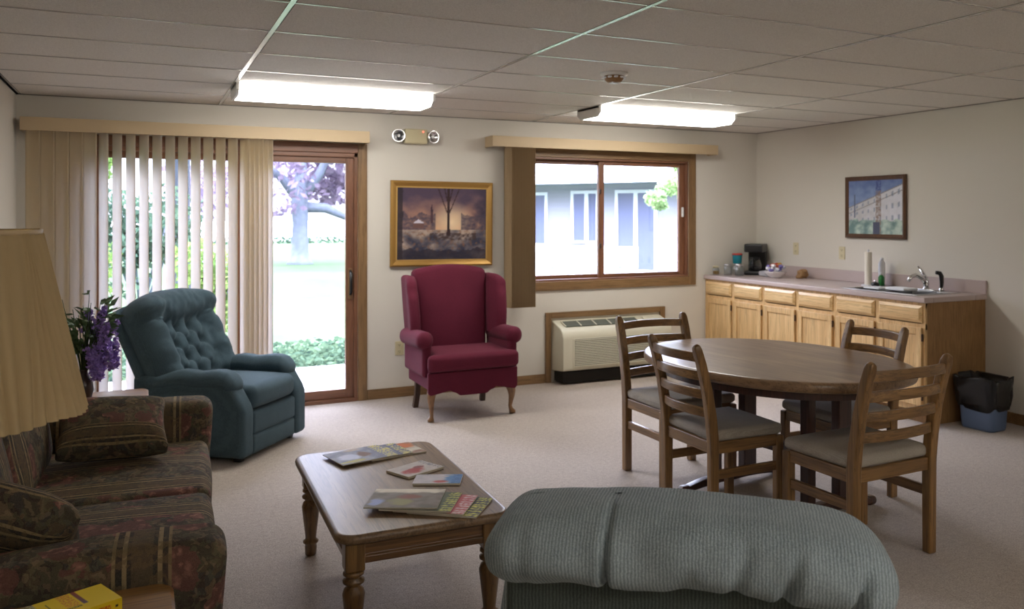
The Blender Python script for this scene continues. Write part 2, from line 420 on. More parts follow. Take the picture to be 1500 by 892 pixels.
def tag(o, label=None, cat=None, group=None, kind=None):
    if label: o['label'] = label
    if cat: o['category'] = cat
    if group: o['group'] = group
    if kind: o['kind'] = kind
    return o
def thing(name, label, cat, loc=(0, 0, 0), rz=0., group=None):
    o = bpy.data.objects.new(name, None); C.objects.link(o); o.location = loc; o.rotation_euler = (0, 0, rz)
    o.empty_display_size = .1
    return tag(o, label, cat, group)
def struct(o, label=None): return tag(o, label=label, kind='structure')
def copy_tree(src, loc=None, rz=None, label=None):
    def cp(o, par):
        c = o.copy(); C.objects.link(c)
        if par is not None: c.parent = par
        for ch in [x for x in bpy.data.objects if x.parent == o]: cp(ch, c)
        return c
    r = cp(src, None)
    if loc is not None: r.location = loc
    if rz is not None: r.rotation_euler = (0, 0, rz)
    if label: r['label'] = label
    return r
def canvas(name, w, h, nx, ny, paint, parent=None, mat='painted', M=None):
    """flat printed or painted surface in local x,z plane facing -y; paint(u,v) gives sRGB 0..255, v up"""
    vs = []; cols = []; fs = []
    for j in range(ny + 1):
        for i in range(nx + 1):
            u, v = i / nx, j / ny; p = Vector(((u - .5) * w, 0, (v - .5) * h))
            if M is not None: p = M @ p
            vs.append(tuple(p)); cols.append(rgb(*[max(0, min(255, q)) for q in paint(u, v)]))
    for j in range(ny):
        for i in range(nx):
            a = j * (nx + 1) + i; fs.append((a, a + 1, a + nx + 2, a + nx + 1))
    me = bpy.data.meshes.new(name); me.from_pydata(vs, [], fs); me.update()
    at = me.color_attributes.new('Col', 'FLOAT_COLOR', 'POINT')
    at.data.foreach_set('color', [x for c in cols for x in c])
    me.materials.append(M_[mat]); o = bpy.data.objects.new(name, me); C.objects.link(o)
    if parent is not None: o.parent = parent
    return o
def nz(x, y, s=1., z=0.): return noise.fractal(Vector((x * s, y * s, z)), 1., 2., 4)
def mixc(a, b, t): t = max(0, min(1, t)); return tuple(a[i] * (1 - t) + b[i] * t for i in range(3))

# ============================================================ ROOM SHELL
T = .16
# openings in the back wall
DX0, DX1, DZ1 = -.36, 1.643, 2.09       # sliding door
WX0, WX1, WZ0, WZ1 = 3.07, 5.0, .945, 2.115  # window
b = MB()
b.bb(XL - T, DX0, DW, DW + T, -.1, ZC); b.bb(DX0, DX1, DW, DW + T, DZ1, ZC); b.bb(DX1, WX0, DW, DW + T, -.1, ZC)
b.bb(WX0, WX1, DW, DW + T, -.1, WZ0); b.bb(WX0, WX1, DW, DW + T, WZ1, ZC); b.bb(WX1, XR + T, DW, DW + T, -.1, ZC)
struct(b.build('wall_back', 'wall'))
struct(MB().bb(XR, XR + T, YF, DW, -.1, ZC).build('wall_right', 'wall'))
struct(MB().bb(XL - T, XL, YF, DW, -.1, ZC).build('wall_left', 'wall'))
struct(MB().bb(XL - T, XR + T, YF - T, YF, -.1, ZC).build('wall_front', 'wall'))
struct(MB().bb(XL - T, XR + T, YF - T, DW, -.1, 0).build('floor', 'carpet'))
ceil = struct(MB().bb(XL - T, XR + T, YF - T, DW + T, ZC, ZC + .12).build('ceiling', 'tile'))
# suspended-ceiling grid: runners every 1.344 m, cross tees every .6096 m
g = MB(); gx0, gy0 = .556, 3.6495
for i in range(-1, 5):
    x = gx0 + 1.3437 * i
    if XL < x < XR: g.bb(x - .011, x + .011, YF, DW, ZC - .004, ZC + .001)
g.build('grid_runner', 'tbar', ceil)
g = MB()
for k in range(-10, 7):
    y = gy0 + .6096 * k
    if YF < y < DW: g.bb(XL, XR, y - .006, y + .006, ZC - .0032, ZC + .001)
g.build('grid_cross_tee', 'tbar', ceil)
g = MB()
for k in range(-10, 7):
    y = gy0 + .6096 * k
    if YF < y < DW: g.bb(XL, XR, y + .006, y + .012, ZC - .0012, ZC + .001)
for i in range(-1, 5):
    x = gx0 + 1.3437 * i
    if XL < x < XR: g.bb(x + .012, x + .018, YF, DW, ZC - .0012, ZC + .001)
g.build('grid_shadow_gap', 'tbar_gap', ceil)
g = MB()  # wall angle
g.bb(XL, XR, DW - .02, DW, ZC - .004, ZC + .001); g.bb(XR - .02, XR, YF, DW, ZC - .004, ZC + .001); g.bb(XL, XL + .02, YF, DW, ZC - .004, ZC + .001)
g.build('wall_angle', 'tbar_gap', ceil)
# baseboards
BH = .085
struct(MB().bb(1.722, 3.385, DW - .014, DW, 0, BH).build('baseboard_back', 'trim', bevel=.004))
struct(MB().bb(4.715, 5.21, DW - .014, DW, 0, BH).build('baseboard_back', 'trim', bevel=.004))
struct(MB().bb(XL, -.46, DW - .014, DW, 0, BH).build('baseboard_back', 'trim', bevel=.004))
struct(MB().bb(XR - .014, XR, YF, 4.49, 0, BH).build('baseboard_right', 'trim', bevel=.004))
struct(MB().bb(XL, XL + .014, YF, DW - .014, 0, BH).build('baseboard_left', 'trim', bevel=.004))

# ---- sliding glass door
door = tag(bpy.data.objects.new('door_1', None), label='sliding glass patio door in a stained wooden frame', kind='structure'); C.objects.link(door)
b = MB()  # casing
b.bb(DX1, DX1 + .077, DW - .018, DW, 0, DZ1 + .08); b.bb(DX0 - .077, DX0, DW - .018, DW, 0, DZ1 + .08)
b.build('casing', 'trim_v', door, bevel=.004)
MB().bb(DX0, DX1, DW - .018, DW, DZ1, DZ1 + .08).build('casing', 'sash_h', door, bevel=.004)
b = MB()  # jambs and tracks
b.bb(DX0, DX0 + .03, DW, DW + T, .0, DZ1); b.bb(DX1 - .03, DX1, DW, DW + T, .0, DZ1)
b.build('jamb', 'sash', door, bevel=.003)
b = MB(); b.bb(DX0, DX1, DW, DW + T, DZ1 - .035, DZ1); b.bb(DX0, DX1, DW - .01, DW + T, -.02, .03); b.bb(DX0, DX1, DW + .04, DW + .05, .03, .042)
b.build('track', 'sash_h', door, bevel=.003)
def leaf(x0, x1, yc, name, hand=None):
    sw = .085; z0, z1 = .03, DZ1 - .03
    f = MB(); f.bb(x0, x0 + sw, yc - .02, yc + .02, z0, z1); f.bb(x1 - sw, x1, yc - .02, yc + .02, z0, z1)
    fr = f.build(name, 'sash', door, bevel=.004)
    f = MB(); f.bb(x0 + sw, x1 - sw, yc - .019, yc + .019, z0, z0 + .075); f.bb(x0 + sw, x1 - sw, yc - .019, yc + .019, z1 - .055, z1)
    f.build('rail', 'sash_h', fr, bevel=.004)
    MB().bb(x0 + sw - .005, x1 - sw + .005, yc - .004, yc + .004, z0 + .07, z1 - .05).build('glass_pane', 'glass', fr)
    return fr
lf = leaf(DX0 + .03, .745, DW + .10, 'fixed_panel')
rf = leaf(.665, DX1 - .01, DW + .045, 'sliding_panel')
hb = MB(); hb.bb(1.565, 1.60, DW + .012, DW + .026, .86, 1.12); hb.build('handle_plate', 'trim_v', rf, bevel=.003)
hb = MB(); hb.tube([(1.585, DW + .02, .90), (1.585, DW - .012, .92), (1.585, DW - .018, 1.0), (1.585, DW - .012, 1.08), (1.585, DW + .02, 1.10)], .012, 8)
hb.build('door_handle', 'black', rf, smooth=True)

# ---- window
win = tag(bpy.data.objects.new('window_1', None), label='two-pane sliding window with brown wooden casing', kind='structure'); C.objects.link(win)
b = MB(); b.bb(WX1, WX1 + .085, DW - .018, DW, WZ0 - .085, WZ1 + .09); b.bb(WX0 - .085, WX0, DW - .018, DW, WZ0 - .085, WZ1 + .09)
b.build('casing', 'trim_v', win, bevel=.004)
b = MB(); b.bb(WX0, WX1, DW - .018, DW, WZ1, WZ1 + .09); b.bb(WX0, WX1, DW - .018, DW, WZ0 - .085, WZ0)
b.build('casing', 'trim', win, bevel=.004)
b = MB(); b.bb(WX0, WX0 + .02, DW, DW + T, WZ0, WZ1); b.bb(WX1 - .02, WX1, DW, DW + T, WZ0, WZ1); b.bb(WX0, WX1, DW, DW + T, WZ1 - .02, WZ1)
b.build('jamb', 'sash', win, bevel=.002)
MB().bb(WX0, WX1, DW - .002, DW + T, WZ0 - .002, WZ0 + .018).build('window_sill', 'sash_h', win, bevel=.003)
def sash(x0, x1, yc, l, r, name):
    z0, z1 = WZ0 + .018, WZ1 - .02
    f = MB(); f.bb(x0, x0 + l, yc - .018, yc + .018, z0, z1); f.bb(x1 - r, x1, yc - .018, yc + .018, z0, z1)
    fr = f.build(name, 'sash', win, bevel=.004)
    f = MB(); f.bb(x0 + l, x1 - r, yc - .017, yc + .017, z0, z0 + .035); f.bb(x0 + l, x1 - r, yc - .017, yc + .017, z1 - .04, z1)
    f.build('rail', 'sash_h', fr, bevel=.004)
    MB().bb(x0 + l - .004, x1 - r + .004, yc - .003, yc + .003, z0 + .03, z1 - .035).build('glass_pane', 'glass', fr)
    return fr
s1 = sash(WX0 + .02, 4.055, DW + .10, .05, .05, 'fixed_sash')
s2 = sash(3.985, WX1 - .02, DW + .06, .06, .062, 'sliding_sash')
for z in (1.27, 1.80):
    MB().soft((4.0, DW + .036, z), (.022, .02, .05), .008, 3).build('sash_latch', 'legdark', s2, smooth=True)
MB().soft((4.955, DW + .034, 1.60), (.022, .03, .10), .01, 3).build('window_latch', 'white_metal', s2, smooth=True)

# ---- vertical blinds
def vane(x, y, z0, z1, w, ang, n=8, curve=.008):
    vs = []; fs = []
    ca, sa = math.cos(ang), math.sin(ang); h = []
    for k in range(n + 1):
        t = (k / n - .5); px = t * w; py = curve * (1 - 4 * t * t)
        h.append((x + px * ca - py * sa, y + px * sa + py * ca))
    for off in (0, .0011):
        for z in (z0, z1):
            for (hx, hy) in h: vs.append((hx - off * sa * -1, hy + off * ca, z))
    m = n + 1
    for k in range(n):
        fs.append((k, k + 1, m + k + 1, m + k)); fs.append((2 * m + k + 1, 2 * m + k, 3 * m + k, 3 * m + k + 1))
    fs += [(0, m, 3 * m, 2 * m), (n, 2 * m + n, 3 * m + n, m + n)]
    return MB().add(vs, fs)
blind = thing('vertical_blind', 'cream vertical blind with open slats over the left half of the patio door', 'blind')
YB = 7.13
def valance(x0, x1, z0, z1, y0, par):
    m = MB(); t = .006
    m.bb(x0, x1, y0, y0 + t, z0, z1); m.bb(x0, x0 + t, y0 + t, DW, z0, z1); m.bb(x1 - t, x1, y0 + t, DW, z0, z1); m.bb(x0, x1, y0 + t, DW, z1 - t, z1)
    m.build('valance', 'valance', par, bevel=.002)
    MB().bb(x0 + .03, x1 - .03, YB - .02, YB + .02, z1 - .055, z1 - .012).build('head_rail', 'white_metal', par, bevel=.003)
valance(-.758, 1.70, 2.166, 2.262, 7.085, blind)
VZ0, VZ1 = .03, 2.205
for i in range(11 + 7):
    x = -.685 + .0885 * i
    if x > .76: break
    vane(x, YB, VZ0, VZ1, .099, R(-22) if i < 5 else R(-50)).build('vane', 'vane', blind, smooth=True)
for i in range(5):
    vane(.765 + .036 * i, YB, VZ0, VZ1, .099, R(-50 - i * 2)).build('vane', 'vane', blind, smooth=True)
b2 = thing('vertical_blind', 'vertical blind with brown painted-in shade, stacked at the left edge of the window', 'blind')
valance(2.79, 5.235, 2.18, 2.276, 7.085, b2)
for i in range(15):
    vane(2.955 + .0165 * i, YB, .735, 2.215, .099, R(-66), n=6, curve=.009).build('vane', 'vane_shaded', b2, smooth=True)

# ============================================================ WALL AND CEILING FITTINGS
def ceiling_light(x0, x1, y0, y1, label):
    t = thing('ceiling_light', label, 'ceiling light', ((x0 + x1) / 2, (y0 + y1) / 2, ZC), group='fluorescent ceiling lights')
    w, d = x1 - x0, y1 - y0; h = .085
    MB().box((0, 0, -.012), (w, d * .92, .024)).build('housing', 'white_metal', t, bevel=.004)
    # wrap lens: sloping sides, flat bottom
    prof = [(-d / 2, -.02), (-d / 2, -.05), (-d / 2 + .05, -h), (d / 2 - .05, -h), (d / 2, -.05), (d / 2, -.02)]
    MB().prism(prof, -w / 2 + .02, w / 2 - .02, 'x').build('diffuser', 'diffuser', t, bevel=.006)
    for s in (-1, 1):
        pr_ = [(-d / 2 - .003, -.0), (-d / 2 - .003, -.052), (-d / 2 + .049, -h - .003), (d / 2 - .049, -h - .003), (d / 2 + .003, -.052), (d / 2 + .003, -.0)]
        MB().prism(pr_, s * (w / 2 - .02), s * (w / 2), 'x').build('end_cap', 'white_metal', t, bevel=.002)
    return t
ceiling_light(.556, 1.90, 5.95, 6.33, 'lit fluorescent ceiling light above the sliding patio door and the framed winter picture')
ceiling_light(3.243, 4.587, 5.95, 6.33, 'lit fluorescent ceiling light above the window')
ceiling_light(3.243, 4.587, -1.36, -.98, 'added unseen lit fluorescent ceiling light behind the camera, right of the sofa')  # added out of view to brighten the foreground
ceiling_light(.556, 1.90, -1.36, -.98, 'added unseen lit fluorescent ceiling light behind the camera, left')  # second added fixture, also unseen, lifts the foreground at the left
# smoke detector
t = thing('smoke_detector', 'round tan smoke detector with white vents on the ceiling', 'smoke detector', (2.60, 4.58, ZC))
MB().lathe([(.085, 0), (.085, -.012), (.07, -.02)], n=32).build('base_plate', 'white_metal', t, smooth=True)
MB().lathe([(.062, -.018), (.060, -.035), (.045, -.055), (.02, -.06), (0, -.06)], n=32).build('sensor_body', 'cab_side', t, smooth=True)
m = MB()
for k in range(10):
    a = 2 * PI * k / 10; MB().soft((.062 * math.cos(a), .062 * math.sin(a), -.03), (.022, .022, .012), .005, 1).build('vent', 'white_pl', t, smooth=True)
m.soft((0, 0, -.06), (.045, .045, .012), .005, 2)
m.build('test_button', 'white_pl', t, smooth=True)
# emergency light
t = thing('emergency_light', 'ivory emergency light box with two round chrome lamp heads above the winter picture', 'emergency light', (2.13, DW, 2.25))
MB().soft((0, -.04, 0), (.20, .075, .125), .01, 3).build('battery_box', 'ivory', t, smooth=True)
MB().box((.06, -.079, .04), (.012, .006, .012)).build('indicator_lamp', 'led', t)
for s in (-1, 1):
    rot = Matrix.Translation((s * .15, -.06, .0)) @ Matrix.Rotation(R(s * 18), 4, 'Z') @ Matrix.Rotation(R(90), 4, 'X')
    h = MB().lathe([(.015, -.05), (.035, -.045), (.052, -.02), (.056, .015), (.052, .02), (.04, .0), (.015, -.02), (0, -.02)], n=28, M=rot).build('lamp_head', 'chrome', t, smooth=True)
    MB().lathe([(.012, -.01), (.016, .0), (.012, .012), (0, .016)], n=14, M=rot).build('bulb', 'canebulb', h, smooth=True)
# outlets
def outlet(loc, rz, label, name='wall_outlet'):
    t = thing(name, label, 'wall outlet', loc, rz, 'wall outlets')
    MB().soft((0, -.003, 0), (.075, .007, .12), .003, 2).build('cover_plate', 'ivory', t, bevel=0)
    m = MB()
    for z in (-.028, .028):
        m.soft((0, -.007, z), (.034, .004, .03), .0019, 2)
    r_ = m.build('receptacle', 'ivory', t)
    m = MB()
    for z in (-.028, .028):
        for x in (-.007, .007): m.box((x, -.0095, z + .003), (.003, .001, .01))
        m.box((0, -.0095, z - .008), (.005, .001, .005))
    m.build('slot', 'slot', r_)
outlet((2.001, DW, .42), 0, 'ivory wall outlet low beside the wooden door casing, left of the burgundy wing chair')
outlet((XR, 6.66, 1.235), R(-90), 'ivory wall outlet above the counter nearest the coffee maker')
outlet((XR, 6.03, 1.215), R(-90), 'ivory wall outlet above the counter, below the left of the street scene picture')

# picture 1: generic winter dusk landscape in a gilt frame
def frame(t, w, h, fw, mat, depth=.03, mat2=None):
    m = MB()
    O = [(-w / 2, -h / 2), (w / 2, -h / 2), (w / 2, h / 2), (-w / 2, h / 2)]
    prof = [(0, 0), (0, -depth * .7), (fw * .3, -depth), (fw * .6, -depth * .75), (fw, -depth * .35), (fw, 0)]
    vs = []; fs = []
    for (cx, cz) in O:
        sx, sz = (1 if cx < 0 else -1), (1 if cz < 0 else -1)
        for (a, y) in prof: vs.append((cx + sx * a, y, cz + sz * a))
    n = len(prof)
    for i in range(4):
        j = (i + 1) % 4
        for k in range(n - 1): fs.append((i * n + k, j * n + k, j * n + k + 1, i * n + k + 1))
        fs.append((i * n + n - 1, j * n + n - 1, j * n, i * n))
    m.add(vs, fs); fr = m.build('frame', mat, t)
    if mat2:
        iw, ih = w / 2 - fw, h / 2 - fw; m = MB()
        for (a0, a1, b0, b1) in ((-iw - .004, iw + .004, -ih - .004, -ih + .008), (-iw - .004, iw + .004, ih - .008, ih + .004), (-iw - .004, -iw + .008, -ih, ih), (iw - .008, iw + .004, -ih, ih)):
            m.bb(a0, a1, -depth * .45, -.004, b0, b1)
        m.build('inner_lip', mat2, fr)
t = thing('framed_picture', 'gilt framed winter dusk painting with a bare tree, above the burgundy wing chair', 'picture', (2.385, DW - .005, 1.493)); t.rotation_euler = (0, R(.5), 0)
frame(t, .935, .745, .052, 'gold', .035, 'gold_in')
def winter(u, v):
    q = nz(u * 6, v * 6); q2 = nz(u * 24, v * 24, 1, 3)
    if v > .42:
        s = (v - .42) / .58
        c = mixc((206, 152, 118), (84, 70, 88), s * 1.25 + q * .25)
        d = math.hypot((u - .60) * 1.2, (v - .52)); c = mixc((238, 214, 176), c, min(1, d * 3.2))
        c = mixc(c, (66, 58, 74), max(0, (abs(u - .45) - .38) * 5 + q * .6))
        # distant bare woods
        if v < .62 + .08 * nz(u * 9, 1) and (u < .42 or u > .70): c = mixc(c, (72, 66, 82), .65 + q2 * .4)
    else:
        s = v / .42
        c = mixc((58, 60, 78), (178, 158, 144), s * .7 + q * .9)
        c = mixc(c, (128, 92, 72), max(0, q2 * 1.1))
        if v < .14 + .08 * nz(u * 5, 7): c = mixc(c, (46, 42, 54), .7)
        if .27 < v < .37 and .36 < u < .88: c = mixc(c, (62, 50, 50), .75 * max(0, min(1, .6 + q2 * 2)))
    # cottage
    if .18 < u < .30 and .44 < v < .50 + .05 * (1 - abs(u - .24) / .06): c = (112, 84, 80)
    if .17 < u < .31 and .50 < v < .50 + .06 * (1 - abs(u - .24) / .07) + .0: c = (206, 200, 214)
    # spire
    if abs(u - .38) < .016 + .0 and .5 < v < .66: c = (84, 62, 70)
    if abs(u - .38) < .016 * (1 - (v - .66) / .12) and .66 <= v < .78: c = (70, 52, 62)
    # big tree
    w = .012 + .028 * max(0, (.52 - v)) ** 1.2 * 3
    if abs(u - .565) < w and .34 < v: c = (58, 42, 44)
    for (a, s_, vv) in ((.565, .55, .62), (.565, -.5, .60), (.565, .3, .74), (.565, -.28, .72)):
        if v > vv and abs(u - (a + s_ * (v - vv) * .6)) < .006: c = (62, 46, 50)
    if u < .07 + .01 * nz(v * 9, 4): c = mixc(c, (50, 44, 50), .8)
    return c
canvas('painting', .835, .645, 110, 90, winter, t, M=Matrix.Translation((0, -.012, 0)))
# picture 2: pale street of white buildings
t = thing('framed_picture', 'small walnut framed picture of pale buildings under blue sky, above the counter', 'picture', (XR - .004, 5.62, 1.640), R(-90))
frame(t, .70, .56, .042, 'walnut_frame', .03)
def street(u, v):
    q = nz(u * 8, v * 8, 1, 9); q2 = nz(u * 30, v * 30, 1, 5)
    roof = .50 + .42 * u
    if v > roof: c = mixc((128, 150, 190), (84, 104, 160), (v - .5) * 1.6 + q * .4)
    elif v > .26 + .05 * q:
        c = mixc((186, 184, 184), (214, 214, 222), u + q * .4)
        if abs(v - roof) < .02 or abs(v - roof + .12) < .008: c = (132, 126, 128)
        k = (u * 9) % 1; kv = ((v - .2) / (roof - .2) * 3) % 1
        if .3 < k < .6 and .3 < kv < .7: c = mixc(c, (112, 124, 150), .6)
    else: c = mixc((98, 128, 124), (186, 204, 190), .5 + q * .9 + (u - .5) * .4)
    if abs(u - .57) < .045: c = mixc(c, (128, 104, 92) if v < .8 else (58, 70, 130), .55 + q2)
    if abs(u - .53) < .06 and v < .22: c = (66, 70, 90)
    if abs(u - .12) < .008 and .3 < v < .75: c = (86, 96, 120)
    return mixc(c, (210, 214, 224), .12)
canvas('painting', .624, .484, 80, 64, street, t, M=Matrix.Translation((0, -.012, 0)))

# PTAC unit with its wooden surround
b = MB(); b.bb(3.387, 3.447, DW - .02, DW, 0, .655); b.bb(4.65, 4.711, DW - .02, DW, 0, .655)
o = struct(b.build('trim_1', 'trim_v', bevel=.004))
MB().bb(3.447, 4.65, DW - .02, DW, .60, .655).build('head_trim', 'trim', o, bevel=.004)
t = thing('air_conditioner', 'almond through-wall air conditioner in a wooden surround below the window', 'air conditioner', (4.05, DW, 0))
D_ = .25; hw = .595
prof = [(0, .11), (-D_ + .015, .135), (-D_, .15), (-D_, .43), (-D_ + .02, .49), (-D_ + .06, .525), (-.03, .575), (0, .58)]
MB().prism(prof, -hw, hw, 'x').build('body', 'acwhite', t, bevel=.012, seg=3)
MB().bb(-hw + .03, hw - .03, -D_ * .75, 0, .015, .115).build('base_shade', 'undershade', t)  # black box stands in for the shadow under the unit
m = MB()  # front louvres
m2 = MB().bb(-hw + .10, hw - .26, -D_ - .004, -D_ + .004, .165, .43)
gr = m2.build('front_grille', 'acwhite', t, bevel=.003)
for k in range(16): m.box((-.08, -D_ - .007, .178 + k * .0158), (2 * hw - .40, .012, .007), Matrix.Rotation(R(-25), 4, 'X'))
m.build('louvre', 'acwhite', gr)
m = MB()
for k in range(16): m.box((-.08, -D_ - .0045, .186 + k * .0158), (2 * hw - .40, .002, .0045))
m.build('louvre_gap', 'acdark', gr)
tilt = Matrix.Translation((-.13, -.125, .552)) @ Matrix.Rotation(math.atan2(.05, .16), 4, 'X')
vt = MB().box((0, 0, .001), (.80, .115, .006), tilt).build('top_vent', 'acdark', t)
m = MB()
for k in range(6): m.box((-.4 + k * .16, 0, .006), (.012, .12, .008), None) if False else m.add(*(lambda bb: (bb.v, bb.f))(MB().box((-.4 + k * .16, 0, .005), (.010, .118, .006))), M=tilt)
m.build('vent_divider', 'acwhite', vt)
m = MB()
m.add(*(lambda bb: (bb.v, bb.f))(MB().box((.56, 0, .0), (.16, .11, .004))), M=tilt)
m.build('control_door', 'acwhite', t)
MB().bb(.25, .50, -D_ + .012, -D_ + .0, .452, .458).build('logo_strip', 'acdark', t) if False else None
# ============================================================ CABINETS AND COUNTER
CXF = 5.215; CY0, CY1 = 4.51, DW          # face plane, near end, far end
CT = .955
unit = (CY1 - CY0) / 6
def cabinet(y0, y1, label):
    yc = (y0 + y1) / 2; t = thing('base_cabinet', label, 'cabinet', (CXF, yc, 0), 0, 'base cabinets along the right wall')
    h = (y1 - y0) / 2; dp = XR - CXF
    m = MB(); zt = CT - .0405
    m.bb(.02, dp - .002, -h, -h + .016, .10, zt); m.bb(.02, dp - .002, h - .016, h, .10, zt); m.bb(.02, dp - .002, -h + .016, h - .016, .10, .118); m.bb(dp - .012, dp - .002, -h + .016, h - .016, .118, zt)
    m.bb(.075, .09, -h, h, 0, .10); m.bb(.09, dp - .002, -h, -h + .016, 0, .10); m.bb(.09, dp - .002, h - .016, h, 0, .10)
    m.build('carcass', 'cab_side', t)
    m = MB()   # face frame
    for y in (-h + .02, 0, h - .02): m.bb(0, .02, y - .02, y + .02, .10, CT - .045)
    for z in (.12, .735, .893): m.bb(.0005, .0195, -h, h, z - .02, z + .02 if z > .7 else z + .02)
    m.build('face_frame', 'cab', t)
    for s in (-1, 1):
        c = s * h / 2; hw = h / 2 - .022
        # drawer with bevelled raised front
        m = MB(); z0, z1 = .765, .892
        def raised(y0_, y1_, z0_, z1_, d0, d1, b_):
            vs = [(-d0, y0_, z0_), (-d0, y1_, z0_), (-d0, y1_, z1_), (-d0, y0_, z1_), (-d1, y0_ + b_, z0_ + b_), (-d1, y1_ - b_, z0_ + b_), (-d1, y1_ - b_, z1_ - b_), (-d1, y0_ + b_, z1_ - b_), (0, y0_, z0_), (0, y1_, z0_), (0, y1_, z1_), (0, y0_, z1_)]
            fs = [(4, 7, 6, 5)] + [(i, (i + 1) % 4 + 0, (i + 1) % 4 + 4, i + 4)[::-1] for i in range(4)] + [(8 + i, 8 + (i + 1) % 4, (i + 1) % 4, i)[::-1] for i in range(4)]
            return vs, fs
        m.add(*raised(c - hw, c + hw, z0, z1, .008, .022, .022))
        m.build('drawer', 'cab_h', t)
        z0, z1 = .145, .728; w = .052
        m = MB(); m.bb(-.02, 0, c - hw, c - hw + w, z0, z1); m.bb(-.02, 0, c + hw - w, c + hw, z0, z1)
        m.bb(-.0198, 0, c - hw + w, c + hw - w, z0, z0 + w); m.bb(-.0198, 0, c - hw + w, c + hw - w, z1 - w, z1)
        d = m.build('door', 'cab', t, bevel=.004)
        MB().bb(-.010, -.002, c - hw + w - .003, c + hw - w + .003, z0 + w - .003, z1 - w + .003).build('recessed_panel', 'cab', d)
        for z in (.215, .655): MB().box((-.012, c - hw - .004, z), (.016, .010, .055)).build('hinge', 'legdark', d, bevel=.002)
    return t
cabinet(CY0, CY0 + 2 * unit, 'light oak base cabinet under the sink, nearest the blue wastebasket')
cabinet(CY0 + 2 * unit, CY0 + 4 * unit, 'light oak base cabinet in the middle of the row of three')
cabinet(CY0 + 4 * unit, CY1 - .002, 'light oak base cabinet in the corner beneath the coffee maker and glass jars')
# worktop with sink cut-out
SY0, SY1, SX0, SX1 = 4.66, 5.41, CXF + .07, CXF + .53
t = thing('countertop', 'long mauve laminate countertop with backsplash on the oak base cabinets', 'countertop', (CXF, CY0, 0))
X0, X1_, Y0_, Y1_ = -.025, XR - CXF, -.015, CY1 - CY0
a0, a1, b0, b1 = SX0 - CXF, SX1 - CXF, SY0 - CY0, SY1 - CY0
m = MB(); m.bb(X0, a0, Y0_, Y1_, CT - .04, CT); m.bb(a1, X1_, Y0_, Y1_, CT - .04, CT); m.bb(a0, a1, Y0_, b0, CT - .04, CT); m.bb(a0, a1, b1, Y1_, CT - .04, CT)
m.build('worktop', 'laminate', t, bevel=.006)
m = MB(); m.bb(X1_ - .02, X1_ - .001, Y0_, Y1_, CT, CT + .105); m.bb(X0 + .03, X1_ - .02, Y1_ - .02, Y1_ - .001, CT, CT + .105) if False else None
m.build('backsplash', 'laminate', t, bevel=.004)
# sink
t = thing('sink', 'stainless steel double sink set into the mauve countertop', 'sink', ((SX0 + SX1) / 2, (SY0 + SY1) / 2, CT))
hx, hy = (SX1 - SX0) / 2, (SY1 - SY0) / 2
m = MB()
m.bb(-hx - .015, hx + .015, -hy - .015, -hy + .02, .0005, .006); m.bb(-hx - .015, hx + .015, hy - .02, hy + .015, .0005, .006)
m.bb(-hx - .015, -hx + .02, -hy + .02, hy - .02, .0005, .006); m.bb(hx - .09, hx + .015, -hy + .02, hy - .02, .0005, .006); m.bb(-hx + .02, hx - .09, -.015, .015, .0005, .006)
m.build('rim', 'steel', t, bevel=.002)
for s in (-1, 1):
    y0, y1 = (-hy + .02, -.015) if s < 0 else (.015, hy - .02)
    m = MB(); x0, x1 = -hx + .02, hx - .09; z = -.17; tk = .004
    m.bb(x0, x1, y0, y1, z, z + tk); m.bb(x0, x0 + tk, y0, y1, z, 0); m.bb(x1 - tk, x1, y0, y1, z, 0); m.bb(x0, x1, y0, y0 + tk, z, 0); m.bb(x0, x1, y1 - tk, y1, z, 0)
    bs = m.build('basin', 'steel', t, bevel=.002)
    MB().lathe([(.04, 0), (.035, .003), (.015, .001), (0, .001)], ((x0 + x1) / 2, (y0 + y1) / 2, z + tk), 20).build('drain', 'chrome', bs, smooth=True)
FX = SX1 - .035
t = thing('faucet', 'chrome single-lever faucet on the sink', 'faucet', (FX, 4.93, CT + .006))
m = MB().soft((0, 0, .006), (.055, .20, .012), .006, 2); m.build('deck_plate', 'chrome', t, smooth=True)
m = MB().lathe([(.026, .01), (.024, .05), (.022, .085), (.018, .095), (0, .1)], n=20); m.build('faucet_body', 'chrome', t, smooth=True)
MB().tube([(0, 0, .05), (-.05, 0, .10), (-.12, 0, .125), (-.18, 0, .11), (-.20, 0, .08)], [.020, .019, .017, .015, .014], 12).build('spout', 'chrome', t, smooth=True)
MB().tube([(0, 0, .09), (-.01, .02, .13), (-.02, .06, .19)], [.018, .014, .009], 10).build('lever', 'chrome', t, smooth=True)
t = thing('sink_sprayer', 'black side sprayer standing beside the chrome faucet', 'sprayer', (FX + .01, 4.79, CT + .006))
MB().lathe([(.022, 0), (.020, .02), (.014, .03), (0, .03)], n=18).build('sprayer_base', 'chrome', t, smooth=True)
MB().tube([(0, 0, .02), (.004, 0, .07), (0, 0, .12), (-.012, .005, .145), (-.04, .02, .15)], [.012, .016, .018, .017, .015], 12).build('sprayer_head', 'black', t, smooth=True)
m = MB().soft((SX0 + .20, 4.98, CT + .02), (.16, .20, .022), .01, 4, puff=(0, 0, .006)); tag(m.build('dish_cloth', 'cloth_white', smooth=True), 'folded white dish cloth lying over the sink beside the faucet', 'cloth')
m = MB().soft((SX0 + .12, 5.16, CT + .018), (.13, .17, .016), .007, 4); tag(m.build('cutting_board', 'white_pl', smooth=True), 'small white board lying over the sink rim, toward the paper towel roll', 'board')
t = thing('sink_stopper', 'dark round strainer standing on the far sink rim', 'strainer', (SX0 + .28, 5.33, CT + .006))
MB().lathe([(.03, 0), (.035, .02), (.03, .035), (.012, .042), (0, .042)], n=18).build('cup', 'black', t, smooth=True)
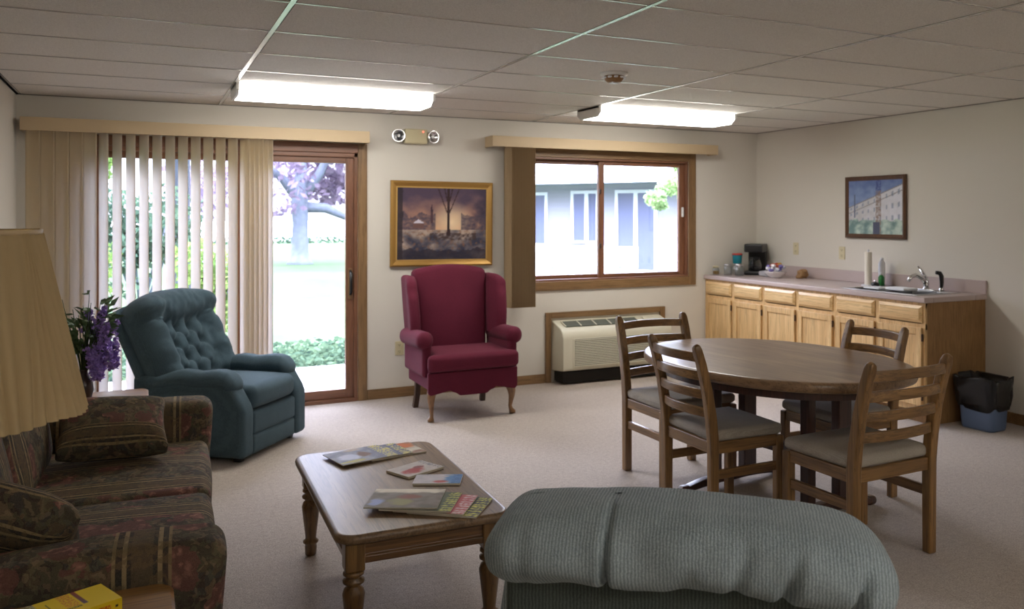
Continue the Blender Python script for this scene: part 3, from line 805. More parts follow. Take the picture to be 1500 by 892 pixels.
MB().lathe([(.007, .04), (.012, .055), (0, .06)], n=12).build('knob', 'chrome', t, smooth=True)
t = thing('paper_towel_roll', 'tall slim paper towel roll on an upright holder by the sink', 'paper towels', (5.66, 5.50, CT + .0008))
MB().lathe([(.06, 0), (.06, .006), (.05, .01), (0, .01)], n=24).build('holder_base', 'white_pl', t, smooth=True)
MB().lathe([(.014, .012), (.031, .012), (.031, .292), (.014, .292)], n=24).build('towel_roll', 'paper', t, smooth=False)
MB().lathe([(.008, .01), (.008, .300), (.013, .308), (0, .315)], n=12).build('post', 'white_pl', t, smooth=True)
t = thing('soap_bottle', 'white bottle standing behind the green dish soap by the wall', 'bottle', (5.79, 5.47, CT + .0008))
MB().lathe([(.028, 0), (.030, .01), (.030, .19), (.022, .21), (.014, .215), (0, .215)], n=20).build('bottle_body', 'white_pl', t, smooth=True)
MB().lathe([(.014, .213), (.014, .24), (0, .242)], n=14).build('cap', 'white_pl', t, smooth=True)
t = thing('dish_soap', 'small green dish soap bottle between the paper towels and the sink', 'bottle', (5.74, 5.43, CT + .0008))
MB().lathe([(.022, 0), (.025, .01), (.025, .075), (.012, .095), (0, .095)], n=20).build('bottle_body', 'green_pl', t, smooth=True)
MB().lathe([(.010, .094), (.010, .112), (.005, .12), (0, .12)], n=12).build('cap', 'white_pl', t, smooth=True)
# coffee maker
t = thing('coffee_maker', 'black drip coffee maker with glass carafe in the corner of the counter', 'coffee maker', (5.70, 7.07, CT + .0008), R(-52))
MB().soft((0, 0, .02), (.19, .25, .04), .012, 3).build('base', 'black', t, smooth=True)
MB().soft((0, .085, .155), (.18, .08, .25), .014, 3).build('water_tank', 'black', t, smooth=True)
MB().soft((0, .0, .275), (.19, .25, .085), .014, 3).build('brew_head', 'black', t, smooth=True)
cf = MB().lathe([(.05, .042), (.066, .06), (.070, .10), (.055, .15), (.048, .165)], (0, -.035, 0), 24).build('carafe', 'jar', t, smooth=True)
MB().lathe([(.05, .163), (.05, .175), (.02, .182), (0, .182)], (0, -.035, 0), 24).build('lid', 'black', cf, smooth=True)
MB().tube([(0, -.09, .165), (0, -.135, .155), (0, -.14, .10), (0, -.10, .07)], .010, 8).build('handle', 'black', cf, smooth=True)
MB().lathe([(.046, .045), (.062, .062), (.064, .085), (0, .085)], (0, -.035, 0), 20).build('coffee', 'black', cf, smooth=True)
# canisters and jars
t = thing('canister', 'teal plastic tub with a red lid standing on the glass jars beside the coffee maker', 'tub', (5.50, 7.12, CT + .118))
MB().lathe([(.040, 0), (.045, .005), (.050, .085), (.05, .088), (0, .088)], n=24).build('tub_body', 'teal_pl', t, smooth=True)
MB().lathe([(.053, .086), (.053, .1), (.045, .104), (0, .104)], n=24).build('lid', 'red_pl', t, smooth=True)
def jar(x, y, r, h, label, fill=None):
    t = thing('glass_jar', label, 'jar', (x, y, CT + .0008), 0, 'glass jars on the counter')
    MB().lathe([(0, .002), (r * .92, .002), (r, .012), (r, h * .82), (r * .86, h * .92), (r * .86, h), (r * .82, h), (r * .82, h * .91), (r * .95, h * .81), (r * .95, .016), (0, .010)], n=24).build('glass_body', 'jar', t, smooth=True)
    MB().lathe([(r * .9, h), (r * .9, h + .012), (r * .8, h + .016), (0, h + .016)], n=24).build('jar_lid', 'steel' if fill != 'honey' else 'ivory', t, smooth=True)
    if fill: MB().lathe([(0, .012), (r * .9, .012), (r * .9, h * .55), (0, h * .55)], n=20).build('contents', fill, t, smooth=False)
    return t
jar(5.29, 7.20, .035, .075, 'small jar of amber honey at the end of the counter against the window wall', 'honey')
jar(5.335, 7.06, .042, .10, 'clear glass jar nearest the amber honey jar', None)
jar(5.41, 6.97, .045, .10, 'clear glass jar at the counter front, between two other clear jars', None)
jar(5.50, 7.12, .052, .10, 'clear glass jar carrying the teal tub', 'paper')
# bowl of wrapped snacks
t = thing('snack_bowl', 'white bowl heaped with purple and orange wrapped snacks right of the coffee maker', 'bowl', (5.58, 6.62, CT + .0008))
MB().lathe([(.05, 0), (.055, .008), (.085, .03), (.105, .055), (.11, .062), (.102, .06), (.08, .035), (.05, .014), (0, .012)], n=28).build('bowl_body', 'bowl', t, smooth=True)
placed = []
for k in range(1500):
    if len(placed) >= 24: break
    lay = len(placed) / 24; a = random.uniform(0, 2 * PI); rr = (.10 - .06 * lay) * math.sqrt(random.random())
    p = Vector((5.58 + rr * math.cos(a), 6.62 + rr * math.sin(a), CT + .072 + lay * .085))
    if any((p - q).length < .043 for q in placed): continue
    placed.append(p)
    colr = ['candy_purple', 'candy_purple', 'white_pl', 'candy_orange'][random.randrange(4)] if lay < .6 else ['candy_orange', 'red_pl', 'honey'][random.randrange(3)]
    o = MB().soft((0, 0, 0), (.044, .034, .024), .009, 2, puff=(0, 0, .003)).build('wrapped_snack', colr, smooth=True, loc=p, rot=(random.uniform(-.4, .4), random.uniform(-.4, .4), random.uniform(0, 3)))
    tag(o, 'small wrapped snack heaped in the white bowl right of the coffee maker', 'snack', 'wrapped snacks in the white bowl')
def crumple(x, y, z):
    k = .018; n = noise.noise_vector(Vector((x * 22, y * 22, z * 22))); return (x + n.x * k, y + n.y * k, max(0.002, z + n.z * k))
m = MB().soft((0, 0, .03), (.20, .13, .05), .02, 10, deform=lambda x, y, z: tuple(a - b for a, b in zip(crumple(x, y, z + .03), (0, 0, .03))))
tag(m.build('plastic_bag', 'plastic_bag', smooth=True, loc=(5.66, 6.80, CT)), 'crumpled clear plastic bag between the coffee maker and the snack bowl', 'bag')
m = MB().soft((0, 0, .045), (.10, .10, .085), .03, 10, deform=lambda x, y, z: tuple(a - b for a, b in zip(crumple(x, y, z + .045), (0, 0, .045))))
tag(m.build('snack_bag', 'cab_side', smooth=True, loc=(5.74, 6.42, CT)), 'crumpled tan snack bag against the backsplash right of the snack bowl', 'bag')

# wastebasket
t = thing('wastebasket', 'blue plastic wastebasket with a black liner beside the cabinet end', 'wastebasket', (5.56, 4.285, 0), R(3))
def rrect(w, d, r, n=5):
    pts = []
    for cx, cy, a0 in ((w / 2 - r, d / 2 - r, 0), (-w / 2 + r, d / 2 - r, 90), (-w / 2 + r, -d / 2 + r, 180), (w / 2 - r, -d / 2 + r, 270)):
        for k in range(n + 1):
            a = R(a0 + 90 * k / n); pts.append((cx + r * math.cos(a), cy + r * math.sin(a)))
    return pts
def loft(m, rings, cap0=True, cap1=True):
    n = len(rings[0]); vs = [p for r_ in rings for p in r_]; fs = []
    for j in range(len(rings) - 1):
        for i in range(n): fs.append((j * n + i, j * n + (i + 1) % n, (j + 1) * n + (i + 1) % n, (j + 1) * n + i))
    if cap0: fs.append(tuple(reversed(range(n))))
    if cap1: fs.append(tuple((len(rings) - 1) * n + i for i in range(n)))
    return m.add(vs, fs)
def ring(w, d, r, z, wob=0, n=5, seed=0):
    out = []
    for (x, y) in rrect(w, d, r, n):
        q = 1 + wob * noise.noise(Vector((x * 30, y * 30, z * 40 + seed))); out.append((x * q, y * q, z + wob * .25 * noise.noise(Vector((x * 25, y * 25, seed + 9)))))
    return out
m = MB(); loft(m, [ring(.25, .19, .04, 0), ring(.265, .20, .045, .02), ring(.30, .235, .05, .34), ring(.31, .245, .05, .35)], True, False)
m.build('bin_body', 'bin', t, smooth=True, rot=(0, 0, R(90)))
m = MB(); rs = []
for z, w, d in ((.155, .28, .22), (.165, .305, .24), (.20, .32, .255), (.25, .325, .26), (.30, .335, .27), (.345, .345, .275), (.375, .345, .275), (.385, .34, .27), (.375, .31, .24), (.33, .28, .21), (.25, .26, .19)):
    rs.append(ring(w, d, .07, z, .16, 12, z * 9))
loft(m, rs, False, False); m.build('liner', 'bag', t, smooth=True, rot=(0, 0, R(90)))

# ============================================================ DINING SET
def dining_chair(label):
    """faces +y; back posts at y=0; origin on the floor midway between the back posts and the front legs' line"""
    t = thing('dining_chair', label, 'chair', group=None)
    t['group'] = 'ladder-back chairs around the oval table'
    W = .41
    for s in (-1, 1):
        x = s * W / 2
        # rear post: straight to the seat then raked backwards, rounded top
        m = MB()
        path = [(x, 0, 0), (x, 0, .22), (x, 0, .44), (x, -.012, .56), (x, -.036, .70), (x, -.072, .84), (x, -.094, .905), (x, -.101, .925), (x, -.105, .937)]
        m.bar(path, [.040] * 6 + [.038, .030, .014], [.046, .048, .052, .052, .048, .044, .042, .036, .02], up=(0, 1, 0))
        m.build('back_post', 'oak_chair', t, bevel=.007, seg=3)
        MB().bb(x - .02, x + .02, .385, .43, 0, .44).build('front_leg', 'oak_chair', t, bevel=.007, seg=3)
        MB().bb(x - .012, x + .012, .02, .39, .388, .447).build('side_rail', 'oak_chair_y', t, bevel=.004)
        MB().bb(x - .010, x + .010, .02, .39, .262, .308).build('stretcher', 'oak_chair_y', t, bevel=.004)
    MB().bb(-W / 2 + .015, W / 2 - .015, -.012, .014, .388, .447).build('rear_rail', 'oak_chair_x', t, bevel=.004)
    MB().bb(-W / 2 + .015, W / 2 - .015, .395, .42, .388, .447).build('front_rail', 'oak_chair_x', t, bevel=.004)
    for z in (.872, .778, .684, .590):
        yb = -.012 - .092 * max(0, (z - .56) / .36) ** 1.15
        pts = []
        for k in range(13):
            u = k / 12 * 2 - 1; pts.append((u * (W / 2 - .008), yb - .042 * (1 - u * u), z + .004 * (1 - u * u)))
        MB().bar(pts, .019, .047).build('slat', 'oak_chair_x', t, bevel=.006, seg=3)
    def dish(x, y, z):
        # slightly trapezoid with soft crown
        return (x * (1 + .03 * (y / .22)), y, z)
    MB().soft((0, .212, .474), (.438, .425, .056), .022, 8, puff=(.006, .006, .012), deform=dish).build('seat', 'seat_fabric', t, smooth=True)
    return t
ch = dining_chair('brown ladder-back chair on the near side of the oval table, its back facing the camera')
ch.location = (3.04, 2.81, 0); ch.rotation_euler = (0, 0, R(1.5)); ch.scale = (1.18, 1, 1)
copy_tree(ch, (2.92, 4.56, 0), R(181), 'brown ladder-back chair beyond the oval table, in front of the air conditioner')
c_ = copy_tree(ch, (2.525, 3.665, 0), R(-90), 'brown ladder-back chair with its back towards the coffee table, at the oval table'); c_.scale = (1, 1, 1)
c_ = copy_tree(ch, (3.745, 3.67, 0), R(90), 'brown ladder-back chair between the oval table and the oak cabinets, mostly hidden by the tabletop'); c_.scale = (1, 1, 1)
# oval table
t = thing('dining_table', 'oval dark-stained oak dining table on a double pedestal base', 'dining table', (3.13, 3.75, 0), R(7))
TZ = .78
def oval(a, b_, n=72, p=2.12):
    out = []
    for i in range(n):
        th = 2 * PI * i / n; c_, s_ = math.cos(th), math.sin(th)
        out.append((a * math.copysign(abs(c_) ** (2 / p), c_), b_ * math.copysign(abs(s_) ** (2 / p), s_)))
    return out
m = MB(); rs = []
for z, k in ((TZ - .052, -.018), (TZ - .045, -.004), (TZ - .03, 0.0), (TZ - .012, -.002), (TZ - .004, -.007), (TZ, -.018), (TZ + .0005, -.03)):
    rs.append([(x, y, z) for x, y in oval(.612 + k, .80 + k)])
loft(m, rs); tp = m.build('tabletop', 'oak_table', t, bevel=0)
for p in tp.data.polygons: p.use_smooth = len(p.vertices) == 4
m = MB(); rs = [[(x, y, z) for x, y in oval(.54, .70)] for z in (TZ - .10, TZ - .05)]
loft(m, rs); m.build('apron', 'oak_base', t)
for sy in (-1, 1):
    yc = .31 if sy > 0 else -.372
    for sx, w in ((-1, .06), (1, .10)):
        MB().box((sx * .13, yc, (TZ - .10 + .05) / 2), (w, .055, TZ - .10 - .05)).build('pedestal_column', 'oak_base', t, bevel=.006)
    m = MB(); pts = []; 
    for k in range(15):
        u = k / 14 * 2 - 1; pts.append((u * .36, yc, .055 - .030 * abs(u) ** 2.2))
    m.bar(pts, .055, [.032 + .026 * (1 - abs(k / 14 * 2 - 1)) for k in range(15)], up=(0, 0, 1))
    ft = m.build('pedestal_foot', 'oak_base', t, bevel=.008)
    for s in (-1, 1): MB().soft((s * .36, yc, .026), (.07, .062, .048), .022, 3).build('foot_pad', 'oak_base', ft, smooth=True)
MB().bb(-.02, .02, -.345, .285, .27, .33).build('pedestal_stretcher', 'oak_base', t, bevel=.005)
# ============================================================ COFFEE TABLE
t = thing('coffee_table', 'oak coffee table with rounded corners and turned legs, carrying magazines', 'coffee table', (.945, 3.56, 0), R(-1.5))
CZ = .45; cw, cd = .325, .575
def rr(w, d, r, n=7): return rrect(w * 2, d * 2, r, n)
m = MB(); rs = []
for z, k in ((CZ - .034, -.012), (CZ - .028, -.002), (CZ - .016, 0), (CZ - .006, -.003), (CZ, -.012), (CZ + .0003, -.02)):
    rs.append([(x, y, z) for x, y in rr(cw + k, cd + k, .075 + k)])
loft(m, rs); tp = m.build('tabletop', 'coffee_top', t)
for p in tp.data.polygons: p.use_smooth = len(p.vertices) == 4
for s in (-1, 1):
    m = MB(); yy = s * (cd - .06)
    m.prism([(yy - .010, CZ - .034), (yy - .010, CZ - .085), (yy - .018, CZ - .092), (yy - .018, CZ - .116), (yy + .018, CZ - .116), (yy + .018, CZ - .092), (yy + .010, CZ - .085), (yy + .010, CZ - .034)], -cw + .09, cw - .09, 'x')
    m.build('end_apron', 'coffee_apron', t, bevel=.003)
    m = MB(); xx = s * (cw - .06)
    m.prism([(xx - .010, CZ - .034), (xx - .010, CZ - .085), (xx - .018, CZ - .092), (xx - .018, CZ - .116), (xx + .018, CZ - .116), (xx + .018, CZ - .092), (xx + .010, CZ - .085), (xx + .010, CZ - .034)], -cd + .09, cd - .09, 'y')
    m.build('side_apron', 'oak_chair_y', t, bevel=.003)
for sx in (-1, 1):
    for sy in (-1, 1):
        x, y = sx * (cw - .07), sy * (cd - .07)
        m = MB().lathe([(.021, 0), (.025, .006), (.027, .04), (.024, .05), (.034, .058), (.035, .066), (.025, .074), (.024, .082), (.027, .11), (.033, .16), (.038, .205), (.040, .225), (.034, .243), (.025, .252), (.025, .257), (.038, .265), (.039, .274), (.027, .282), (.027, .287), (.037, .294), (.037, .302), (.030, .31)], (x, y, 0), 28)
        l = m.build('leg', 'coffee_leg', t, smooth=True)
        MB().bb(x - .035, x + .035, y - .035, y + .035, .31, CZ - .034).build('leg_block', 'coffee_leg', l, bevel=.006)

# magazines
def magazine(cx, cy, z, ang, w, d, thick, paint, label, cat='magazine', name='magazine', group=None, tilt=(0, 0)):
    t = thing(name, label, cat, (cx, cy, z), R(ang), group); t.rotation_euler = (R(tilt[0]), R(tilt[1]), R(ang))
    MB().bb(-w / 2, w / 2, -d / 2, d / 2, .0004, thick).build('pages', 'pageedge', t)
    canvas('cover', w + .002, d + .002, 44, 34, paint, t, M=Matrix.Translation((0, 0, thick + .0006)) @ Matrix.Rotation(R(-90), 4, 'X'))
    return t
def cover(bg, bg2, blobs, title=None, seed=0, tv=.80):
    def f(u, v):
        q = nz(u * 5, v * 5, 1, seed); c = mixc(bg, bg2, .5 + q)
        for (bu, bv, ru, rv, col) in blobs:
            d = ((u - bu) / ru) ** 2 + ((v - bv) / rv) ** 2 + q * .5
            if d < 1: c = mixc(col, c, max(0, d * 1.6 - .6))
        if title and u > tv:
            k = (v * 9) % 1
            if title[1] is not None:
                c = title[1]
            if .2 < k < .8 and (u - tv) / (1 - tv) > .25 and nz(u * 60, v * 30, 1, seed) > -.12: c = title[0]
        return mixc(c, (220, 220, 220), .06)
    return f
Z0 = CZ + .001
# far stack: three magazines fanned towards the right
magazine(1.055, 3.985, Z0, 9, .27, .20, .005, cover((196, 190, 170), (150, 110, 90), [(.8, .8, .25, .3, (206, 110, 50)), (.85, .35, .2, .2, (214, 206, 188))], None, 2), 'magazine with an orange patch, lowest and rightmost of the far fan', group='fan of magazines at the far end')
magazine(.985, 3.975, Z0 + .0055, 11, .27, .205, .004, cover((96, 100, 124), (150, 150, 160), [(.9, .6, .2, .3, (214, 204, 120))], ((220, 210, 120), (100, 104, 130)), 4, .78), 'grey and yellow magazine in the middle of the far fan on the coffee table', group='fan of magazines at the far end')
magazine(.905, 3.955, Z0 + .010, 13, .27, .215, .004, cover((120, 126, 150), (160, 164, 180), [(.28, .45, .24, .26, (214, 220, 244)), (.55, .5, .12, .25, (120, 84, 64)), (.3, .12, .3, .1, (190, 184, 110)), (.5, .92, .2, .1, (190, 170, 150))], ((226, 214, 110), (124, 128, 150)), 6, .74), 'magazine with a pale snowy cover, topmost and leftmost of the far fan', group='fan of magazines at the far end')
magazine(1.073, 3.645, Z0, 24, .198, .148, .010, cover((206, 198, 192), (190, 180, 176), [(.38, .36, .30, .26, (168, 50, 46)), (.62, .55, .14, .12, (140, 70, 66))], ((120, 116, 122), None), 8, .80), 'small white booklet with a red picture in the middle of the coffee table', 'booklet', 'booklet')
magazine(1.117, 3.461, Z0, -25, .195, .122, .009, cover((208, 202, 208), (192, 188, 196), [(.88, .5, .28, .7, (92, 140, 196)), (.58, .2, .2, .14, (190, 96, 96))], ((70, 110, 170), None), 9, .74), 'small white and blue booklet beside the red one on the coffee table', 'booklet', 'booklet')
# near stack: four, fanned clockwise
magazine(1.062, 3.135, Z0, -38, .27, .215, .006, cover((66, 66, 60), (96, 92, 78), [], ((206, 202, 80), (70, 70, 58)), 12, .74), 'dark magazine with yellow lettering, lowest and rightmost of the near fan', group='fan of magazines at the near end')
magazine(1.015, 3.165, Z0 + .0065, -35, .27, .215, .006, cover((90, 84, 76), (110, 100, 90), [], ((226, 196, 196), (196, 96, 100)), 13, .76), 'magazine with a pink title band, second from the right in the near fan', group='fan of magazines at the near end')
magazine(.965, 3.195, Z0 + .013, -31, .27, .215, .006, cover((90, 90, 72), (110, 106, 86), [], ((196, 196, 90), (84, 92, 64)), 14, .76), 'magazine with yellow-green lettering, third from the right in the near fan', group='fan of magazines at the near end')
magazine(.915, 3.235, Z0 + .0195, -27, .275, .215, .005, cover((104, 96, 84), (138, 128, 116), [(.5, .97, .9, .22, (240, 232, 214)), (.12, .3, .12, .22, (160, 176, 226)), (.45, .3, .2, .2, (150, 146, 96)), (.55, .6, .2, .14, (136, 76, 60))], None, 15), 'worn magazine with a grey picture cover and curled white edge, topmost of the near fan', group='fan of magazines at the near end')

# ============================================================ WING CHAIR (faces the camera side)
t = thing('wing_chair', 'burgundy wing chair with cabriole front legs against the back wall', 'armchair', (2.30, 6.55, 0), R(0))
MB().soft((0, -.01, .315), (.70, .56, .16), .018, 6).build('seat_base', 'burgundy', t, smooth=True)
ol = [(-.365, .375), (-.365, .225)]
for k in range(1, 40):
    u = -1 + 2 * k / 40; au = abs(u)
    zz = .188 if au < .30 else (.188 + .030 * math.sin((au - .30) / .16 * PI / 2) if au < .46 else .218 + .014 * math.cos((au - .46) / .54 * PI))
    ol.append((u * .365, zz))
ol += [(.365, .225), (.365, .375)]
MB().prism(ol, -.318, -.285, 'y').build('front_apron', 'burgundy', t, bevel=.008, seg=2)
def tcush(x, y, z):
    return (x * (.90 if y > -.20 else 1.0), y, z)
MB().soft((0, -.09, .445), (.74, .52, .125), .035, 12, puff=(0, .01, .014), deform=tcush).build('seat_cushion', 'burgundy', t, smooth=True)
def backd(x, y, z):
    # lean back and arch the top
    top = max(0, (z + .30) / .66)
    z2 = z + (.05 * (1 - (x / .33) ** 2) if z > .25 else 0)
    return (x * (.90 + .12 * top), y + .10 * top, z2)
MB().soft((0, .20, .76), (.62, .13, .70), .04, 12, puff=(0, .035, 0), deform=backd).build('backrest', 'burgundy', t, smooth=True)
for s in (-1, 1):
    # wing: side panel profile in y-z, thin box deformed
    def wing(x, y, z, s=s):
        tt = (z + .24) / .48
        yy = y * (1 - .12 * tt) + .07 * tt
        if y < 0:  # scoop the front edge
            yy += .045 * math.sin(max(0, min(1, 1 - tt)) * PI) * 0 - .0 + .09 * max(0, .35 - tt)
        zz = z + (-.05 * max(0, -y / .17) ** 2 if z > .15 else 0)
        return (x + s * .02 * tt + s * (.03 if y < 0 else 0) * abs(y) / .17, yy, zz)
    MB().soft((s * .335, .13, .83), (.085, .34, .50), .034, 8, puff=(.006, 0, 0), deform=wing).build('wing', 'burgundy', t, smooth=True)
    a = MB()
    a.soft((s * .352, -.0, .47), (.075, .52, .28), .03, 6)
    arm = a.build('arm_panel', 'burgundy', t, smooth=True)
    def armd(x, y, z): return (x, y, z + .012 * (y / .29))
    MB().soft((s * .368, -.005, .605), (.135, .56, .135), .062, 8, deform=lambda x, y, z: (x, y, z - .01 * (y / .28))).build('arm', 'burgundy', t, smooth=True)
    # legs
    m = MB(); m.bar([(s * .285, .225, .23), (s * .285, .24, .12), (s * .292, .275, 0)], .042, .042, up=(0, 1, 0)); m.build('back_leg', 'legdark', t, bevel=.004)
    d = Vector((s * .75, -1, 0)).normalized(); base = Vector((s * .322, -.265, 0)); pts = []; rs = []
    for z, off, r_ in ((.245, -.012, .034), (.215, .002, .036), (.18, .014, .032), (.14, .014, .024), (.10, .006, .018), (.06, .0, .0145), (.035, .008, .017), (.018, .020, .026), (.004, .022, .024)):
        p = base + d * off; pts.append((p.x, p.y, z)); rs.append(r_)
    MB().tube(pts, rs, 14).build('front_leg', 'legtan', t, smooth=True)

# ============================================================ TEAL RECLINER
t = thing('recliner', 'dark teal tufted recliner with its back reclined, in front of the vertical blind', 'recliner', (.488, 6.256, 0), R(51.5))
MB().soft((0, .04, .19), (.66, .72, .28), .03, 5).build('base', 'teal_fabric', t, smooth=True)
for s in (-1, 1):
    def side(x, y, z, s=s):
        # slope the front above z=.40 backwards, dip the rear slightly
        zz = z + .30
        if y < -.15 and zz > .36: y = y + (zz - .36) * .62 * min(1, (-.15 - y) / .2)
        return (x, y, z)
    MB().soft((s * .325, -.02, .285), (.13, .80, .50), .035, 10, puff=(.012, 0, 0), deform=side).build('side_panel', 'teal_fabric', t, smooth=True)
    def armp(x, y, z):
        f = min(1, max(0, (-.05 - y) / .28)); k = 1 + .18 * f
        zz = z * k - .03 * max(0, y / .34) - .035 * max(0, (-y - .27) / .1)
        return (x * (1 + .10 * f), y, zz + .008 * math.sin(y * 24))
    MB().soft((s * .322, -.015, .515), (.155, .64, .10), .048, 10, puff=(.005, .02, .012), deform=armp).build('arm', 'teal_fabric', t, smooth=True)
MB().soft((0, -.10, .395), (.52, .62, .15), .05, 10, puff=(0, .02, .025)).build('seat', 'teal_fabric', t, smooth=True)
m = MB().soft((0, -.375, .235), (.515, .07, .15), .022, 6, puff=(0, .008, 0)); m.soft((0, -.378, .10), (.515, .06, .13), .022, 6, puff=(0, .008, 0))
m.build('footrest', 'teal_fabric', t, smooth=True)
DXB, DZB = .135, .105
btn = [(bx, .055) for bx in (-.0675, .0675)] + [(bx, -.05) for bx in (-.135, 0, .135)] + [(bx, -.155) for bx in (-.0675, .0675)] + [(bx, -.26) for bx in (-.135, 0, .135)]
def tuft(x, y, z):
    top = max(0, (z - .13) / .19); zz = z
    if z > .16: zz = z - .075 * (abs(x) / .37) ** 3 * (z - .16) / .16
    dy = 0.
    if y < .02:
        ins = 1 / (1 + math.exp((abs(x) - .215) / .016)) * 1 / (1 + math.exp((z - .115) / .012))
        e = 0.
        for bx, bz in btn: e += .050 * math.exp(-(((x - bx) / .030) ** 2 + ((z - bz) / .030) ** 2))
        u_ = x / DXB + .5 + (z - .055) / (2 * DZB); v_ = x / DXB + .5 - (z - .055) / (2 * DZB)
        for q in (u_, v_): e += .020 * math.exp(-(abs(q - round(q)) / .11) ** 1.5)
        dy += (e + .022) * ins
        hr = max(0, 1 - ((z - .235) / .125) ** 2); dy -= .065 * hr
        bo = max(0, 1 - ((abs(x) - .29) / .085) ** 2); dy -= .040 * bo * (1 if z < .12 else .4)
        # folds radiating from the tufting into the roll and bolsters
        dy += .010 * math.exp(-((z - .10) / .05) ** 2) * abs(math.sin(x * 24))
        dy += .007 * bo * math.sin(z * 38 + x * 12) + .012 * noise.noise(Vector((x * 9, z * 11, 3))) + .006 * noise.noise(Vector((x * 26, z * 22, 8)))
        dy *= min(1, (.02 - y) / .08)
    th = R(-27)
    Y, Z = y + dy, zz
    return (x * (1 + .03 * top), Y * math.cos(th) - Z * math.sin(th), Y * math.sin(th) + Z * math.cos(th))
MB().soft((0, .325, .725), (.75, .21, .67), .095, 60, puff=(.01, .0, .01), deform=tuft, seg=6).build('backrest', 'teal_fabric', t, smooth=True)
def shell(x, y, z):
    th = R(-27); top = max(0, (z - .13) / .19)
    if z > .2: z = z - .05 * (abs(x) / .37) ** 3
    return (x * (1 + .05 * top), y * math.cos(th) - z * math.sin(th), y * math.sin(th) + z * math.cos(th))
MB().soft((0, .415, .675), (.765, .085, .66), .04, 8, deform=shell).build('back_shell', 'teal_fabric', t, smooth=True)
for sx in (-1, 1):
    for sy in (-1, 1): MB().soft((sx * .30, sy * .31 - .02, .018), (.05, .05, .036), .008, 2).build('foot', 'black', t, smooth=True)

# ============================================================ SOFA
SYC = 3.775; HL = 1.105
t = thing('sofa', 'dark floral tapestry sofa with striped bands along the left wall', 'sofa', (-.245, SYC, 0), R(-2.9))
MB().soft((.02, 0, .20), (.90, HL * 2 - .06, .34), .03, 6).build('base', 'floral_y', t, smooth=True)
for s, nm in ((1, 'far'), (-1, 'near')):
    def armf(x, y, z, s=s):
        k = max(0, z / .2)
        zz = z - .012 * (x + .45) * 0 + .012 * math.sin(x * 5)
        return (x + (.02 * k if x > .3 else 0), y + s * .015 * k, zz)
    MB().soft((.02, s * (HL - .12), .335), (.96, .235, .575), .06, 10, puff=(.01, .012, .012), deform=armf).build('arm', 'floral_x', t, smooth=True)
for s in (-1, 1):
    MB().soft((.07, s * .435, .385), (.86, .865, .15), .045, 10, puff=(.012, .006, .022)).build('seat_cushion', 'floral_y', t, smooth=True)
    def bk(x, y, z): return (x - .20 * (z + .24) + .012 * noise.noise(Vector((x * 5, y * 6, z * 6))), y, z + .012 * math.sin(y * 6))
    MB().soft((-.25, s * .435, .655), (.21, .865, .46), .08, 10, puff=(.04, .006, .02), deform=bk).build('back_cushion', 'floral_y', t, smooth=True)
MB().soft((-.40, 0, .46), (.12, HL * 2 - .1, .78), .05, 8).build('back_frame', 'floral_y', t, smooth=True)
for sx in (-1, 1):
    for sy in (-1, 1): MB().lathe([(.02, 0), (.026, .01), (.022, .04)], (sx * .38 + .02, sy * (HL - .15), 0), 14).build('foot', 'legdark', t, smooth=True)
def pillow(loc, rot, w, h, th, label):
    def pd(x, y, z):
        u, v = abs(x) / (w / 2), abs(y) / (h / 2)
        f = max(0, 1 - u ** 3) ** .5 * max(0, 1 - v ** 3) ** .5
        k = 1 - .05 * (1 - u) * v - 0
        return (x * (1 - .07 * (1 - v * v)), y * (1 - .07 * (1 - u * u)), z * (.22 + .95 * f) + .004 * noise.noise(Vector((x * 16, y * 16, 1))))
    o = MB().soft((0, 0, 0), (w, h, th), .02, 14, deform=pd).build('throw_pillow', 'floral_pillow', smooth=True, loc=loc)
    o.rotation_euler = rot
    return tag(o, label, 'pillow', 'throw pillows on the sofa')
pillow((-.11, 4.35, .615), (R(30), R(3), R(3)), .44, .33, .17, 'dark floral throw pillow leaning on the far sofa arm')
pillow((-.37, 3.08, .63), (R(-42), R(20), R(-14)), .44, .34, .17, 'dark floral throw pillow against the near sofa arm behind the lamp')

# ============================================================ GREY CORDUROY ARMCHAIR (seen from behind)
t = thing('armchair', 'grey corduroy armchair with a plump rolled back, seen from behind in the foreground', 'armchair', (1.005, 1.48, -.012), R(-38))
def roll(x, y, z):
    u = x / .43
    w = 0.
    # vertical gathers on the rear side
    for cx, am, wd in ((-.150, .040, .007), (.12, .022, .016), (.215, .034, .013), (.345, .040, .010), (-.33, .012, .02), (.02, .010, .02)):
        slant = cx + (z * .22 if cx > 0 else z * .05)
        g_ = math.exp(-((x - slant) / wd) ** 2)
        if y < .03: w += am * g_ * (max(0, min(1, (.07 - z) / .10)) if cx > 0 else .55 + .45 * max(0, min(1, (.05 - z) / .1)))
    n_ = noise.noise(Vector((x * 7, y * 9, z * 9)))
    n2 = noise.noise(Vector((x * 18, y * 12 + 5, z * 14)))
    sag = .006 - .034 * abs(u) ** 2.4 - .022 * max(0, u - .3) ** 1.5
    yy = y + w + (.016 * n_ + .009 * n2) * (1 if y < 0 else .4)
    zz = z + sag + .006 * n_ - (w * .25 if z > 0 else 0)
    if z < -.03 and y < 0: yy += .020 * ((-z - .03) / .05) ** 1.3
    return (x, yy, zz)
MB().soft((0, .035, .885), (.82, .27, .165), .08, (110, 24, 14), puff=(.012, .012, .006), deform=roll, seg=6).build('headrest_roll', 'grey_corduroy', t, smooth=True)
def bpan(x, y, z): return (x * (1 + .04 * (-z)), y + (.10 * (z + .36) if False else 0) + .004 * noise.noise(Vector((x * 6, z * 6, 0))), z)
MB().soft((0, .075, .48), (.775, .17, .74), .03, 10, deform=bpan).build('back_panel', 'grey_corduroy_flat', t, smooth=True)
